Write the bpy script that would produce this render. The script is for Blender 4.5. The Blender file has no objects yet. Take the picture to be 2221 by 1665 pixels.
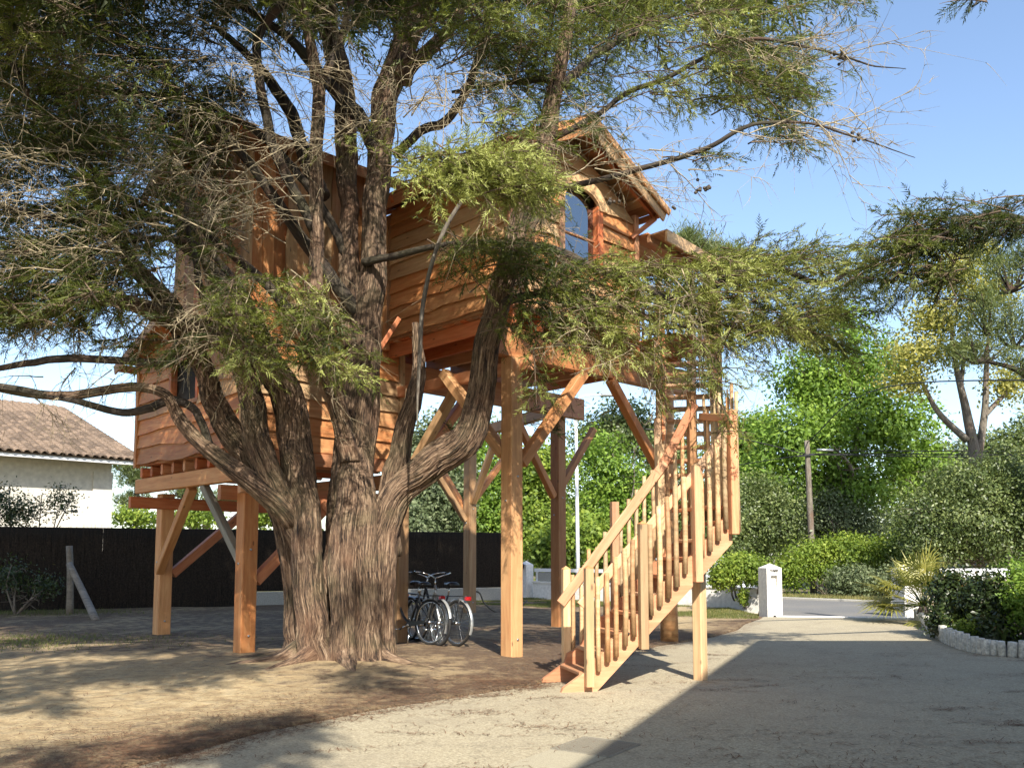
import bpy, math
import numpy as np
from mathutils import Vector, Matrix
rng = np.random.default_rng(11)
sc = bpy.context.scene
col = sc.collection

# ------------------------------------------------------------------ camera, sky, sun, exposure
FPX, PITCH, EYE = 1900.0, math.radians(5.0), 1.42
PCY = 1205 - FPX * math.tan(PITCH)
PCX = 1110.5
cam = bpy.data.cameras.new('camera')
cam.sensor_width = 36.0
cam.lens = FPX / 2221 * 36.0
cam.shift_y = (PCY - 832.5) / 2221
cam.clip_start, cam.clip_end = 0.05, 3000
camo = bpy.data.objects.new('camera', cam)
col.objects.link(camo)
camo.location = (0, 0, EYE)
camo.rotation_euler = (math.pi / 2 + PITCH, 0, 0)
sc.camera = camo

SUN_EL = math.radians(40)
SUN_H = Vector((0.21, -0.978, 0)).normalized()
SUN_V = SUN_H * math.cos(SUN_EL) + Vector((0, 0, math.sin(SUN_EL)))
world = bpy.data.worlds.new('World')
sc.world = world
world.use_nodes = True
wn = world.node_tree
wn.nodes.clear()
sky = wn.nodes.new('ShaderNodeTexSky')
sky.sky_type = 'NISHITA'
sky.sun_disc = False
sky.sun_elevation = SUN_EL
sky.sun_rotation = math.atan2(SUN_H.x, SUN_H.y)
sky.air_density, sky.dust_density, sky.ozone_density = 1.0, 1.0, 1.3
bg = wn.nodes.new('ShaderNodeBackground')
bg.inputs['Strength'].default_value = 0.145
wo = wn.nodes.new('ShaderNodeOutputWorld')
wn.links.new(sky.outputs[0], bg.inputs[0])
wn.links.new(bg.outputs[0], wo.inputs[0])
sun = bpy.data.lights.new('sun', 'SUN')
sun.energy = 5.0
sun.angle = math.radians(0.53)
sun.color = (1.0, 0.93, 0.82)
suno = bpy.data.objects.new('sun', sun)
col.objects.link(suno)
suno.rotation_euler = (-SUN_V).to_track_quat('-Z', 'Y').to_euler()
suno.location = (10, -30, 40)
vs = sc.view_settings
vs.view_transform = 'Standard'
vs.look = 'None'
vs.exposure = 1.0
vs.gamma = 1.0
vs.use_curve_mapping = False
sc.cycles.max_bounces = 6
sc.cycles.diffuse_bounces = 3
sc.cycles.transmission_bounces = 4
sc.cycles.transparent_max_bounces = 8
sc.cycles.use_denoising = True

# ------------------------------------------------------------------ measuring helpers (metres from the surveyed picture)
CP, SP = math.cos(PITCH), math.sin(PITCH)
def ray(px, py):
    w = PCY - py
    d = np.array([px - PCX, FPX * CP - w * SP, FPX * SP + w * CP])
    return d / d[1]
def at(px, py, Y):
    d = ray(px, py)
    return np.array([d[0] * Y, Y, EYE + d[2] * Y])
def gnd(px, py, z=0.0):
    d = ray(px, py)
    Y = (z - EYE) / d[2]
    return np.array([d[0] * Y, Y, z])
def projn(P):
    P = np.atleast_2d(P)
    y, z = P[:, 1], P[:, 2] - EYE
    f = y * CP + z * SP
    u = -y * SP + z * CP
    f = np.where(f < 0.01, 0.01, f)
    return PCX + FPX * P[:, 0] / f, PCY - FPX * u / f
ANG = math.radians(44)
U = np.array([math.cos(ANG), math.sin(ANG), 0.0])
V = np.array([-math.sin(ANG), math.cos(ANG), 0.0])
Z = np.array([0, 0, 1.0])
D0 = gnd(1110, 1430)
def hp(u, v, z):
    return D0 + U * u + V * v + Z * z

# ------------------------------------------------------------------ node helpers and materials
def mat_new(name):
    m = bpy.data.materials.new(name)
    m.use_nodes = True
    nt = m.node_tree
    nt.nodes.clear()
    out = nt.nodes.new('ShaderNodeOutputMaterial')
    return m, nt, out
def N(nt, typ, **kw):
    n = nt.nodes.new('ShaderNode' + typ)
    for k, v in kw.items():
        if k.startswith('i_'):
            key = k[2:].replace('_', ' ')
            s = n.inputs[int(key)] if key.isdigit() else n.inputs[key]
            if hasattr(v, 'is_output') or isinstance(v, bpy.types.NodeSocket):
                nt.links.new(v, s)
            else:
                s.default_value = v
        else:
            setattr(n, k, v)
    return n
def ramp(nt, fac, stops):
    r = nt.nodes.new('ShaderNodeValToRGB')
    el = r.color_ramp.elements
    while len(el) < len(stops):
        el.new(0.5)
    for e, (p, c) in zip(el, stops):
        e.position = p
        e.color = (c[0], c[1], c[2], 1)
    nt.links.new(fac, r.inputs[0])
    return r.outputs[0]
def mixc(nt, fac, a, b, mode='MIX'):
    n = nt.nodes.new('ShaderNodeMix')
    n.data_type = 'RGBA'
    n.blend_type = mode
    for s, v in ((n.inputs[0], fac), (n.inputs[6], a), (n.inputs[7], b)):
        if isinstance(v, bpy.types.NodeSocket):
            nt.links.new(v, s)
        elif isinstance(v, (int, float)):
            s.default_value = v
        else:
            s.default_value = (v[0], v[1], v[2], 1)
    return n.outputs[2]
def principled(nt, out, color, rough=0.7, bump=None, bstr=0.3, bdist=0.01, **kw):
    p = nt.nodes.new('ShaderNodeBsdfPrincipled')
    if isinstance(color, bpy.types.NodeSocket):
        nt.links.new(color, p.inputs['Base Color'])
    else:
        p.inputs['Base Color'].default_value = (*color, 1)
    if isinstance(rough, bpy.types.NodeSocket):
        nt.links.new(rough, p.inputs['Roughness'])
    else:
        p.inputs['Roughness'].default_value = rough
    for k, v in kw.items():
        p.inputs[k.replace('_', ' ')].default_value = v
    if bump is not None:
        b = N(nt, 'Bump', i_Strength=bstr, i_Distance=bdist, i_Height=bump)
        nt.links.new(b.outputs[0], p.inputs['Normal'])
    nt.links.new(p.outputs[0], out.inputs[0])
    return p
def objcoord(nt, scale, rand=True):
    tc = nt.nodes.new('ShaderNodeTexCoord')
    v = tc.outputs['Object']
    oi = nt.nodes.new('ShaderNodeObjectInfo')
    if rand:
        cx = N(nt, 'VectorMath', operation='SCALE', i_0=(37.1, 19.3, 53.7))
        nt.links.new(oi.outputs['Random'], cx.inputs['Scale'])
        a = N(nt, 'VectorMath', operation='ADD', i_0=v, i_1=cx.outputs[0])
        v = a.outputs[0]
    m = N(nt, 'Mapping', i_Vector=v, i_Scale=scale)
    return m.outputs[0], oi.outputs['Random'], v
def mat_plain(name, c, rough=0.6, metal=0.0, var=0.12, scale=8.0):
    m, nt, out = mat_new(name)
    v, r, _ = objcoord(nt, (scale,) * 3)
    nz = N(nt, 'TexNoise', i_Vector=v, i_Detail=6.0, i_Roughness=0.6)
    c0 = tuple(x * (1 - var * 1.5) for x in c)
    c1 = tuple(min(1, x * (1 + var)) for x in c)
    cc = ramp(nt, nz.outputs[0], [(0.3, c0), (0.7, c1)])
    principled(nt, out, cc, rough, nz.outputs[0], 0.12, 0.01, Metallic=metal)
    return m
def mat_wood(name, lo, mid, hi, hue=0.5, rough=0.62, knots=True):
    """sawn timber: long grain along local x, darker growth bands, knots, every piece its own shade"""
    m, nt, out = mat_new(name)
    v, r, raw = objcoord(nt, (0.55, 7.0, 7.0))
    warp = N(nt, 'TexNoise', i_Vector=v, i_Scale=1.2, i_Detail=3.0)
    wv = N(nt, 'VectorMath', operation='SCALE', i_0=warp.outputs['Color'], i_Scale=1.3)
    v2 = N(nt, 'VectorMath', operation='ADD', i_0=v, i_1=wv.outputs[0]).outputs[0]
    g = N(nt, 'TexNoise', i_Vector=v2, i_Scale=2.2, i_Detail=8.0, i_Roughness=0.62)
    fine = N(nt, 'TexNoise', i_Vector=N(nt, 'Mapping', i_Vector=raw, i_Scale=(6, 110, 110)).outputs[0], i_Detail=2.0)
    base = ramp(nt, g.outputs[0], [(0.28, lo), (0.5, mid), (0.75, hi)])
    big = N(nt, 'TexNoise', i_Vector=N(nt, 'Mapping', i_Vector=raw, i_Scale=(0.9, 2.5, 2.5)).outputs[0], i_Detail=2.0)
    redder = tuple(c * f for c, f in zip(mid, (1.0, 0.72, 0.62)))
    bigf = N(nt, 'MapRange', i_Value=big.outputs[0], i_1=0.45, i_2=0.75).outputs[0]
    base = mixc(nt, N(nt, 'Math', operation='MULTIPLY', i_0=bigf, i_1=hue).outputs[0], base, redder)
    if knots:
        kv = N(nt, 'Mapping', i_Vector=raw, i_Scale=(2.2, 6.0, 6.0)).outputs[0]
        vo = N(nt, 'TexVoronoi', i_Vector=kv, i_Scale=1.0)
        kf = N(nt, 'MapRange', i_Value=vo.outputs['Distance'], i_1=0.10, i_2=0.05).outputs[0]
        base = mixc(nt, N(nt, 'Math', operation='MULTIPLY', i_0=kf, i_1=0.75).outputs[0], base, tuple(c * 0.3 for c in lo))
    hsv = N(nt, 'HueSaturation', i_Color=base)
    rr = N(nt, 'MapRange', i_Value=r, i_3=0.66, i_4=1.28).outputs[0]
    nt.links.new(rr, hsv.inputs['Value'])
    r2 = N(nt, 'Math', operation='FRACT', i_0=N(nt, 'Math', operation='MULTIPLY', i_0=r, i_1=17.3).outputs[0]).outputs[0]
    nt.links.new(N(nt, 'MapRange', i_Value=r2, i_3=0.482, i_4=0.513).outputs[0], hsv.inputs['Hue'])
    nt.links.new(N(nt, 'MapRange', i_Value=r2, i_3=1.1, i_4=0.8).outputs[0], hsv.inputs['Saturation'])
    hgt = N(nt, 'Math', operation='ADD', i_0=g.outputs[0], i_1=fine.outputs[0]).outputs[0]
    principled(nt, out, hsv.outputs[0], rough, hgt, 0.35, 0.006)
    return m
def mat_leaf(name, stops, trans=0.35, rough=0.6, patch=1.2):
    m, nt, out = mat_new(name)
    a = N(nt, 'Attribute', attribute_name='tint')
    tc = nt.nodes.new('ShaderNodeTexCoord')
    nz = N(nt, 'TexNoise', i_Vector=tc.outputs['Object'], i_Scale=patch, i_Detail=2.0)
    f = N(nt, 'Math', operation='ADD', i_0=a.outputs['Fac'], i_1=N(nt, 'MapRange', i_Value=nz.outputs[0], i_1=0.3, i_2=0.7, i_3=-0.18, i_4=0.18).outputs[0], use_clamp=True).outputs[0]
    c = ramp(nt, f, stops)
    p = N(nt, 'BsdfPrincipled', i_Base_Color=c, i_Roughness=rough)
    t = N(nt, 'BsdfTranslucent', i_Color=mixc(nt, 0.25, c, (0.26, 0.33, 0.03)))
    mx = N(nt, 'MixShader', i_0=trans, i_1=p.outputs[0], i_2=t.outputs[0])
    nt.links.new(mx.outputs[0], out.inputs[0])
    return m
def mat_bark(name, stops, moss=0.25, sxy=13.0, sz=1.5, bst=0.9):
    m, nt, out = mat_new(name)
    a = N(nt, 'Attribute', attribute_name='bk')
    mp = N(nt, 'Mapping', i_Vector=a.outputs['Vector'], i_Scale=(sxy, sxy, sz)).outputs[0]
    w = N(nt, 'TexNoise', i_Vector=mp, i_Scale=0.7, i_Detail=2.0)
    wv = N(nt, 'VectorMath', operation='SCALE', i_0=w.outputs['Color'], i_Scale=0.22)
    v2 = N(nt, 'VectorMath', operation='ADD', i_0=mp, i_1=wv.outputs[0]).outputs[0]
    g = N(nt, 'TexNoise', i_Vector=v2, i_Scale=1.3, i_Detail=10.0, i_Roughness=0.74)
    g2 = N(nt, 'TexNoise', i_Vector=N(nt, 'Mapping', i_Vector=a.outputs['Vector'], i_Scale=(60, 60, 9)).outputs[0], i_Scale=1.0, i_Detail=5.0, i_Roughness=0.7)
    gm = N(nt, 'Math', operation='ADD', i_0=g.outputs[0], i_1=N(nt, 'MapRange', i_Value=g2.outputs[0], i_1=0.3, i_2=0.7, i_3=-0.09, i_4=0.09).outputs[0]).outputs[0]
    c = ramp(nt, gm, stops)
    tc = nt.nodes.new('ShaderNodeTexCoord')
    b = N(nt, 'TexNoise', i_Vector=tc.outputs['Object'], i_Scale=2.3, i_Detail=4.0)
    gf = N(nt, 'MapRange', i_Value=b.outputs[0], i_1=0.5, i_2=0.72, i_3=0.0, i_4=moss).outputs[0]
    c = mixc(nt, gf, c, (0.085, 0.085, 0.035))
    rf = N(nt, 'MapRange', i_Value=b.outputs[0], i_1=0.45, i_2=0.3, i_3=0.0, i_4=0.5).outputs[0]
    c = mixc(nt, rf, c, (0.15, 0.075, 0.04))
    h = N(nt, 'Math', operation='ADD', i_0=g.outputs[0], i_1=N(nt, 'Math', operation='MULTIPLY', i_0=g2.outputs[0], i_1=0.6).outputs[0]).outputs[0]
    principled(nt, out, c, 0.85, h, bst, 0.03)
    return m

M = {}
M['fir'] = mat_wood('fir_timber', (0.37, 0.180, 0.062), (0.51, 0.270, 0.100), (0.62, 0.375, 0.160), 0.28)
M['red'] = mat_wood('red_fir_timber', (0.34, 0.130, 0.048), (0.47, 0.200, 0.078), (0.58, 0.29, 0.125), 0.4)
M['stair'] = mat_wood('pale_fir_timber', (0.41, 0.195, 0.085), (0.54, 0.280, 0.130), (0.65, 0.385, 0.20), 0.5)
M['clad'] = mat_wood('cladding_board', (0.38, 0.180, 0.064), (0.54, 0.285, 0.105), (0.67, 0.42, 0.185), 0.45)
M['pole'] = mat_wood('peeled_pole', (0.30, 0.17, 0.070), (0.47, 0.295, 0.130), (0.60, 0.42, 0.21), 0.25)
M['greywood'] = mat_wood('weathered_timber', (0.10, 0.085, 0.06), (0.20, 0.175, 0.13), (0.30, 0.27, 0.21), 0.0)
M['darkwood'] = mat_plain('dark_timber', (0.05, 0.035, 0.025), 0.8)
M['bark'] = mat_bark('cypress_bark', [(0.38, (0.012, 0.007, 0.005)), (0.46, (0.075, 0.044, 0.026)), (0.55, (0.20, 0.128, 0.078)), (0.68, (0.38, 0.28, 0.185))], 0.45, 16.0, 1.6, 1.0)
M['limb'] = mat_bark('cypress_limb_shaded', [(0.30, (0.010, 0.007, 0.005)), (0.5, (0.036, 0.026, 0.018)), (0.72, (0.11, 0.085, 0.06))], 0.4, 20.0, 2.2)  # shade put into the colour: darker than the trunk bark
M['barkgrey'] = mat_bark('grey_bark', [(0.30, (0.05, 0.04, 0.03)), (0.5, (0.15, 0.125, 0.10)), (0.72, (0.28, 0.25, 0.20))], 0.3, 10.0, 2.0)
M['twig'] = mat_plain('dead_twig', (0.33, 0.27, 0.17), 0.8, var=0.35, scale=2.5)
M['twigdark'] = mat_plain('live_twig', (0.13, 0.09, 0.055), 0.8, var=0.3, scale=2.5)
M['cone'] = mat_plain('cypress_cone', (0.07, 0.055, 0.04), 0.8)
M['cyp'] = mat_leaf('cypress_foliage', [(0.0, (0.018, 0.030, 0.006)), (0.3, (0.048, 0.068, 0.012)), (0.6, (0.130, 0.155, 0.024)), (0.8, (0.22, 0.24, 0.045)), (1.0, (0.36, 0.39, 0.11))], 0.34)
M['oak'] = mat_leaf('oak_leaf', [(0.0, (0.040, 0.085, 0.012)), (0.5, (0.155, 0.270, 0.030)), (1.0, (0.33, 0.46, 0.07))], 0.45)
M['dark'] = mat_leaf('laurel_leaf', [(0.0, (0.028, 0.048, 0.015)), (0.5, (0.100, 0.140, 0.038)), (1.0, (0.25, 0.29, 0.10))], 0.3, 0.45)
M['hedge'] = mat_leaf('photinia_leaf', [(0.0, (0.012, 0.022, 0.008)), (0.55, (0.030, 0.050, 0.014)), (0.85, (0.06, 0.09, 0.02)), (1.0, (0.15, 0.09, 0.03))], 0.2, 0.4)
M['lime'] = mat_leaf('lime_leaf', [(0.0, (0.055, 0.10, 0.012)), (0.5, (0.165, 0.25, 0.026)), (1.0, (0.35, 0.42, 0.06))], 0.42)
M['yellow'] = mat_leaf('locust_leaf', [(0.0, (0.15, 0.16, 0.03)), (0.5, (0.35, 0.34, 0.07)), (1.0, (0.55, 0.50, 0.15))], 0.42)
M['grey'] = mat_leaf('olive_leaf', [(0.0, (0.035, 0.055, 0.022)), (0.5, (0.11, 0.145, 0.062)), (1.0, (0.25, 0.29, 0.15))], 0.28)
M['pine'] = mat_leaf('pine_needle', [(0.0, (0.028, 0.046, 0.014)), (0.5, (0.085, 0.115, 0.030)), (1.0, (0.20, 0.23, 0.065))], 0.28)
M['palm'] = mat_leaf('palm_leaf', [(0.0, (0.10, 0.125, 0.022)), (0.5, (0.27, 0.28, 0.05)), (1.0, (0.48, 0.43, 0.12))], 0.4, 0.45)
M['grass'] = mat_leaf('grass_blade', [(0.0, (0.055, 0.075, 0.015)), (0.5, (0.13, 0.15, 0.035)), (1.0, (0.30, 0.26, 0.10))], 0.35)
M['white'] = mat_plain('white_render', (0.72, 0.70, 0.65), 0.85, var=0.13, scale=2.2)
M['cream'] = mat_plain('cream_render', (0.56, 0.53, 0.46), 0.85, var=0.12, scale=1.2)
M['whitepaint'] = mat_plain('white_paint', (0.74, 0.75, 0.76), 0.4, var=0.04)
M['concrete'] = mat_plain('grey_concrete', (0.33, 0.32, 0.28), 0.9, var=0.22, scale=9)
M['metal'] = mat_plain('galvanised_metal', (0.42, 0.44, 0.46), 0.35, 0.8, 0.1)
M['chrome'] = mat_plain('chrome', (0.62, 0.62, 0.60), 0.18, 1.0, 0.05)
M['black'] = mat_plain('black_paint', (0.012, 0.012, 0.013), 0.35, var=0.1)
M['rubber'] = mat_plain('tyre_rubber', (0.016, 0.016, 0.016), 0.75, var=0.1)
M['redlamp'] = mat_plain('red_reflector', (0.45, 0.012, 0.015), 0.2, var=0.1)
M['silver'] = mat_plain('silver_paint', (0.40, 0.41, 0.40), 0.3, 0.5, 0.06)
M['carpaint'] = mat_plain('white_car_paint', (0.72, 0.74, 0.77), 0.18, var=0.03)
M['wire'] = mat_plain('cable', (0.02, 0.02, 0.02), 0.6)

def mat_glass():
    m, nt, out = mat_new('window_glass')
    g = N(nt, 'BsdfGlossy', i_Color=(0.85, 0.9, 0.95, 1), i_Roughness=0.02)
    d = N(nt, 'BsdfTransparent', i_Color=(0.35, 0.38, 0.4, 1))
    fr = N(nt, 'LayerWeight', i_Blend=0.45)
    mr = N(nt, 'MapRange', i_Value=fr.outputs['Fresnel'], i_3=0.25, i_4=1.0)
    mx = N(nt, 'MixShader', i_0=mr.outputs[0], i_1=d.outputs[0], i_2=g.outputs[0])
    nt.links.new(mx.outputs[0], out.inputs[0])
    return m
M['glass'] = mat_glass()
def mat_tile():
    m, nt, out = mat_new('roof_tile')
    v, r, raw = objcoord(nt, (7, 7, 7))
    nz = N(nt, 'TexNoise', i_Vector=v, i_Detail=5.0)
    c = ramp(nt, nz.outputs[0], [(0.3, (0.065, 0.048, 0.036)), (0.5, (0.145, 0.102, 0.072)), (0.72, (0.24, 0.18, 0.125))])
    h = N(nt, 'HueSaturation', i_Color=c)
    nt.links.new(N(nt, 'MapRange', i_Value=r, i_3=0.55, i_4=1.25).outputs[0], h.inputs['Value'])
    principled(nt, out, h.outputs[0], 0.85, nz.outputs[0], 0.3, 0.01)
    return m
M['tile'] = mat_tile()
def mat_soil():
    m, nt, out = mat_new('sandy_soil')
    tc = nt.nodes.new('ShaderNodeTexCoord')
    p = tc.outputs['Object']
    big = N(nt, 'TexNoise', i_Vector=p, i_Scale=0.55, i_Detail=5.0, i_Roughness=0.6)
    mid = N(nt, 'TexNoise', i_Vector=p, i_Scale=5.0, i_Detail=6.0, i_Roughness=0.65)
    fine = N(nt, 'TexNoise', i_Vector=p, i_Scale=60.0, i_Detail=4.0, i_Roughness=0.7)
    sand = ramp(nt, mid.outputs[0], [(0.3, (0.28, 0.195, 0.10)), (0.5, (0.46, 0.345, 0.185)), (0.7, (0.62, 0.50, 0.30))])
    lit = ramp(nt, fine.outputs[0], [(0.35, (0.045, 0.029, 0.017)), (0.55, (0.145, 0.090, 0.048)), (0.72, (0.32, 0.22, 0.13))])
    a = N(nt, 'Attribute', attribute_name='litter')
    lf = N(nt, 'Math', operation='ADD', i_0=a.outputs['Fac'], i_1=N(nt, 'MapRange', i_Value=mid.outputs[0], i_1=0.35, i_2=0.65, i_3=-0.45, i_4=0.45).outputs[0], use_clamp=True).outputs[0]
    lf = N(nt, 'MapRange', i_Value=N(nt, 'Math', operation='ADD', i_0=lf, i_1=N(nt, 'MapRange', i_Value=big.outputs[0], i_1=0.35, i_2=0.65, i_3=-0.25, i_4=0.25).outputs[0]).outputs[0], i_1=0.15, i_2=0.85).outputs[0]
    c = mixc(nt, lf, sand, lit)
    sp1 = N(nt, 'TexNoise', i_Vector=p, i_Scale=24.0, i_Detail=5.0, i_Roughness=0.8)
    c = mixc(nt, N(nt, 'MapRange', i_Value=sp1.outputs[0], i_1=0.56, i_2=0.66, i_3=0.0, i_4=0.6).outputs[0], c, (0.13, 0.085, 0.045))
    gr = N(nt, 'MapRange', i_Value=fine.outputs[0], i_1=0.32, i_2=0.45, i_3=0.6, i_4=0.0).outputs[0]
    c = mixc(nt, gr, c, (0.10, 0.065, 0.035))
    h = N(nt, 'Math', operation='ADD', i_0=mid.outputs[0], i_1=N(nt, 'Math', operation='MULTIPLY', i_0=fine.outputs[0], i_1=0.35).outputs[0]).outputs[0]
    vo = N(nt, 'TexVoronoi', i_Vector=p, i_Scale=3.2)
    h = N(nt, 'Math', operation='ADD', i_0=h, i_1=N(nt, 'Math', operation='MULTIPLY', i_0=vo.outputs['Distance'], i_1=0.5).outputs[0]).outputs[0]
    principled(nt, out, c, 0.95, h, 1.0, 0.07)
    return m
M['soil'] = mat_soil()
def mat_drive():
    m, nt, out = mat_new('washed_concrete')
    tc = nt.nodes.new('ShaderNodeTexCoord')
    p = tc.outputs['Object']
    big = N(nt, 'TexNoise', i_Vector=p, i_Scale=0.45, i_Detail=5.0, i_Roughness=0.6)
    mid = N(nt, 'TexNoise', i_Vector=p, i_Scale=7.0, i_Detail=5.0)
    fine = N(nt, 'TexNoise', i_Vector=p, i_Scale=55.0, i_Detail=3.0, i_Roughness=0.75)
    vo = N(nt, 'TexVoronoi', i_Vector=p, i_Scale=70.0)
    c = ramp(nt, fine.outputs[0], [(0.32, (0.19, 0.16, 0.105)), (0.5, (0.36, 0.31, 0.205)), (0.68, (0.50, 0.445, 0.315))])
    blot = N(nt, 'TexNoise', i_Vector=p, i_Scale=1.6, i_Detail=6.0, i_Roughness=0.7)
    c = mixc(nt, N(nt, 'MapRange', i_Value=blot.outputs[0], i_1=0.5, i_2=0.7, i_3=0.0, i_4=0.4).outputs[0], c, (0.20, 0.165, 0.115))
    c = mixc(nt, N(nt, 'MapRange', i_Value=big.outputs[0], i_1=0.3, i_2=0.7, i_3=0.0, i_4=0.45).outputs[0], c, (0.25, 0.215, 0.155), 'MIX')
    c = mixc(nt, N(nt, 'MapRange', i_Value=mid.outputs[0], i_1=0.55, i_2=0.75, i_3=0.0, i_4=0.35).outputs[0], c, (0.42, 0.37, 0.26))
    c = mixc(nt, N(nt, 'MapRange', i_Value=vo.outputs['Distance'], i_1=0.25, i_2=0.1, i_3=0.0, i_4=0.35).outputs[0], c, (0.14, 0.12, 0.09))
    wob = N(nt, 'VectorMath', operation='ADD', i_0=p, i_1=N(nt, 'VectorMath', operation='SCALE', i_0=blot.outputs['Color'], i_Scale=0.9).outputs[0]).outputs[0]
    ck = N(nt, 'TexVoronoi', feature='DISTANCE_TO_EDGE', i_Vector=wob, i_Scale=0.42)
    ckf = N(nt, 'MapRange', i_Value=ck.outputs['Distance'], i_1=0.006, i_2=0.0015, i_3=0.0, i_4=0.28).outputs[0]
    c = mixc(nt, ckf, c, (0.07, 0.055, 0.04))
    principled(nt, out, c, 0.92, fine.outputs[0], 0.5, 0.012)
    return m
M['drive'] = mat_drive()
def mat_asphalt():
    m, nt, out = mat_new('asphalt')
    tc = nt.nodes.new('ShaderNodeTexCoord')
    f = N(nt, 'TexNoise', i_Vector=tc.outputs['Object'], i_Scale=40.0, i_Detail=4.0)
    b = N(nt, 'TexNoise', i_Vector=tc.outputs['Object'], i_Scale=0.5, i_Detail=4.0)
    c = ramp(nt, f.outputs[0], [(0.3, (0.085, 0.085, 0.085)), (0.7, (0.19, 0.187, 0.18))])
    c = mixc(nt, N(nt, 'MapRange', i_Value=b.outputs[0], i_1=0.4, i_2=0.65, i_3=0.0, i_4=0.4).outputs[0], c, (0.22, 0.20, 0.17))
    principled(nt, out, c, 0.9, f.outputs[0], 0.4, 0.01)
    return m
M['asphalt'] = mat_asphalt()
def mat_verge():
    m, nt, out = mat_new('dry_grass_ground')
    tc = nt.nodes.new('ShaderNodeTexCoord')
    f = N(nt, 'TexNoise', i_Vector=tc.outputs['Object'], i_Scale=14.0, i_Detail=6.0)
    b = N(nt, 'TexNoise', i_Vector=tc.outputs['Object'], i_Scale=0.6, i_Detail=4.0)
    c = ramp(nt, f.outputs[0], [(0.3, (0.10, 0.075, 0.035)), (0.5, (0.22, 0.175, 0.085)), (0.7, (0.33, 0.27, 0.15))])
    c = mixc(nt, N(nt, 'MapRange', i_Value=b.outputs[0], i_1=0.45, i_2=0.62, i_3=0.0, i_4=0.7).outputs[0], c, (0.075, 0.10, 0.022))
    principled(nt, out, c, 0.95, f.outputs[0], 0.6, 0.04)
    return m
M['verge'] = mat_verge()

# ------------------------------------------------------------------ object helpers
WM = {}
ID = Matrix.Identity(4)
def mkobj(name, me, parent=None, mtx=None, kind=None, **props):
    o = bpy.data.objects.new(name, me)
    col.objects.link(o)
    mtx = mtx.copy() if mtx is not None else ID.copy()
    if parent is not None:
        o.parent = parent
        o.matrix_parent_inverse = WM[parent.name].inverted()
    o.matrix_basis = mtx
    WM[o.name] = mtx
    if kind:
        o['kind'] = kind
    for k, v in props.items():
        o[k] = v
    return o
def thing(name, label, cat, loc=(0, 0, 0), group=None, me=None):
    o = mkobj(name, me, None, Matrix.Translation(Vector([float(c) for c in loc])))
    if me is None:
        o.empty_display_size = 0.3
    o['label'] = label
    o['category'] = cat
    if group:
        o['group'] = group
    return o
def tag(o, label, cat, group=None):
    o['label'] = label
    o['category'] = cat
    if group:
        o['group'] = group
    return o
def pymesh(name, verts, faces, mat, smooth=False):
    me = bpy.data.meshes.new(name)
    me.from_pydata([tuple(map(float, v)) for v in verts], [], faces)
    me.materials.append(mat)
    if smooth:
        me.polygons.foreach_set('use_smooth', [True] * len(me.polygons))
    me.update()
    return me
def trimesh(name, Vv, T, mat, tint=None, bk=None, smooth=False, attr=None):
    Vv = np.ascontiguousarray(Vv, dtype=np.float32)
    T = np.ascontiguousarray(T, dtype=np.int32)
    me = bpy.data.meshes.new(name)
    me.vertices.add(len(Vv))
    me.vertices.foreach_set('co', Vv.ravel())
    me.loops.add(T.size)
    me.loops.foreach_set('vertex_index', T.ravel())
    me.polygons.add(len(T))
    me.polygons.foreach_set('loop_start', np.arange(0, T.size, 3, dtype=np.int32))
    me.polygons.foreach_set('loop_total', np.full(len(T), 3, dtype=np.int32))
    if smooth:
        me.polygons.foreach_set('use_smooth', np.ones(len(T), dtype=bool))
    me.update(calc_edges=True)
    if tint is not None:
        a = me.attributes.new('tint', 'FLOAT', 'FACE')
        a.data.foreach_set('value', np.ascontiguousarray(tint, dtype=np.float32))
    if bk is not None:
        a = me.attributes.new('bk', 'FLOAT_VECTOR', 'POINT')
        a.data.foreach_set('vector', np.ascontiguousarray(bk, dtype=np.float32).ravel())
    if attr is not None:
        a = me.attributes.new(attr[0], 'FLOAT', 'POINT')
        a.data.foreach_set('value', np.ascontiguousarray(attr[1], dtype=np.float32))
    me.materials.append(mat)
    return me
class Acc:
    def __init__(s):
        s.V, s.T, s.t, s.b, s.n = [], [], [], [], 0
    def add(s, Vv, T, tint=None, bk=None):
        s.V.append(Vv); s.T.append(T + s.n); s.n += len(Vv)
        if tint is not None: s.t.append(np.broadcast_to(tint, (len(T),)))
        if bk is not None: s.b.append(bk)
    def mesh(s, name, mat, smooth=False):
        return trimesh(name, np.concatenate(s.V), np.concatenate(s.T), mat,
                       np.concatenate(s.t) if s.t else None, np.concatenate(s.b) if s.b else None, smooth)
def nrm(a):
    a = np.asarray(a, float)
    return a / np.maximum(np.linalg.norm(a, axis=-1, keepdims=True), 1e-9)
def frame(x, y, o):
    """matrix with local x, y axes and origin"""
    x = nrm(x); z = nrm(np.cross(x, y)); y = np.cross(z, x)
    m = Matrix.Identity(4)
    for i in range(3):
        m[i][0], m[i][1], m[i][2], m[i][3] = x[i], y[i], z[i], o[i]
    return m
def prism_mesh(name, L, prof, mat, smooth=False):
    n = len(prof)
    vs_ = [(0, a, b) for a, b in prof] + [(L, a, b) for a, b in prof]
    fs = [(i, i + n, (i + 1) % n + n, (i + 1) % n) for i in range(n)] + [tuple(range(n)), tuple(range(2 * n - 1, n - 1, -1))]
    fs = [tuple(reversed(f)) for f in fs]
    return pymesh(name, vs_, fs, mat, smooth)
def chamf(w, h, c=0.008):
    a, b = w / 2, h / 2
    return [(-a + c, -b), (a - c, -b), (a, -b + c), (a, b - c), (a - c, b), (-a + c, b), (-a, b - c), (-a, -b + c)]
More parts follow.
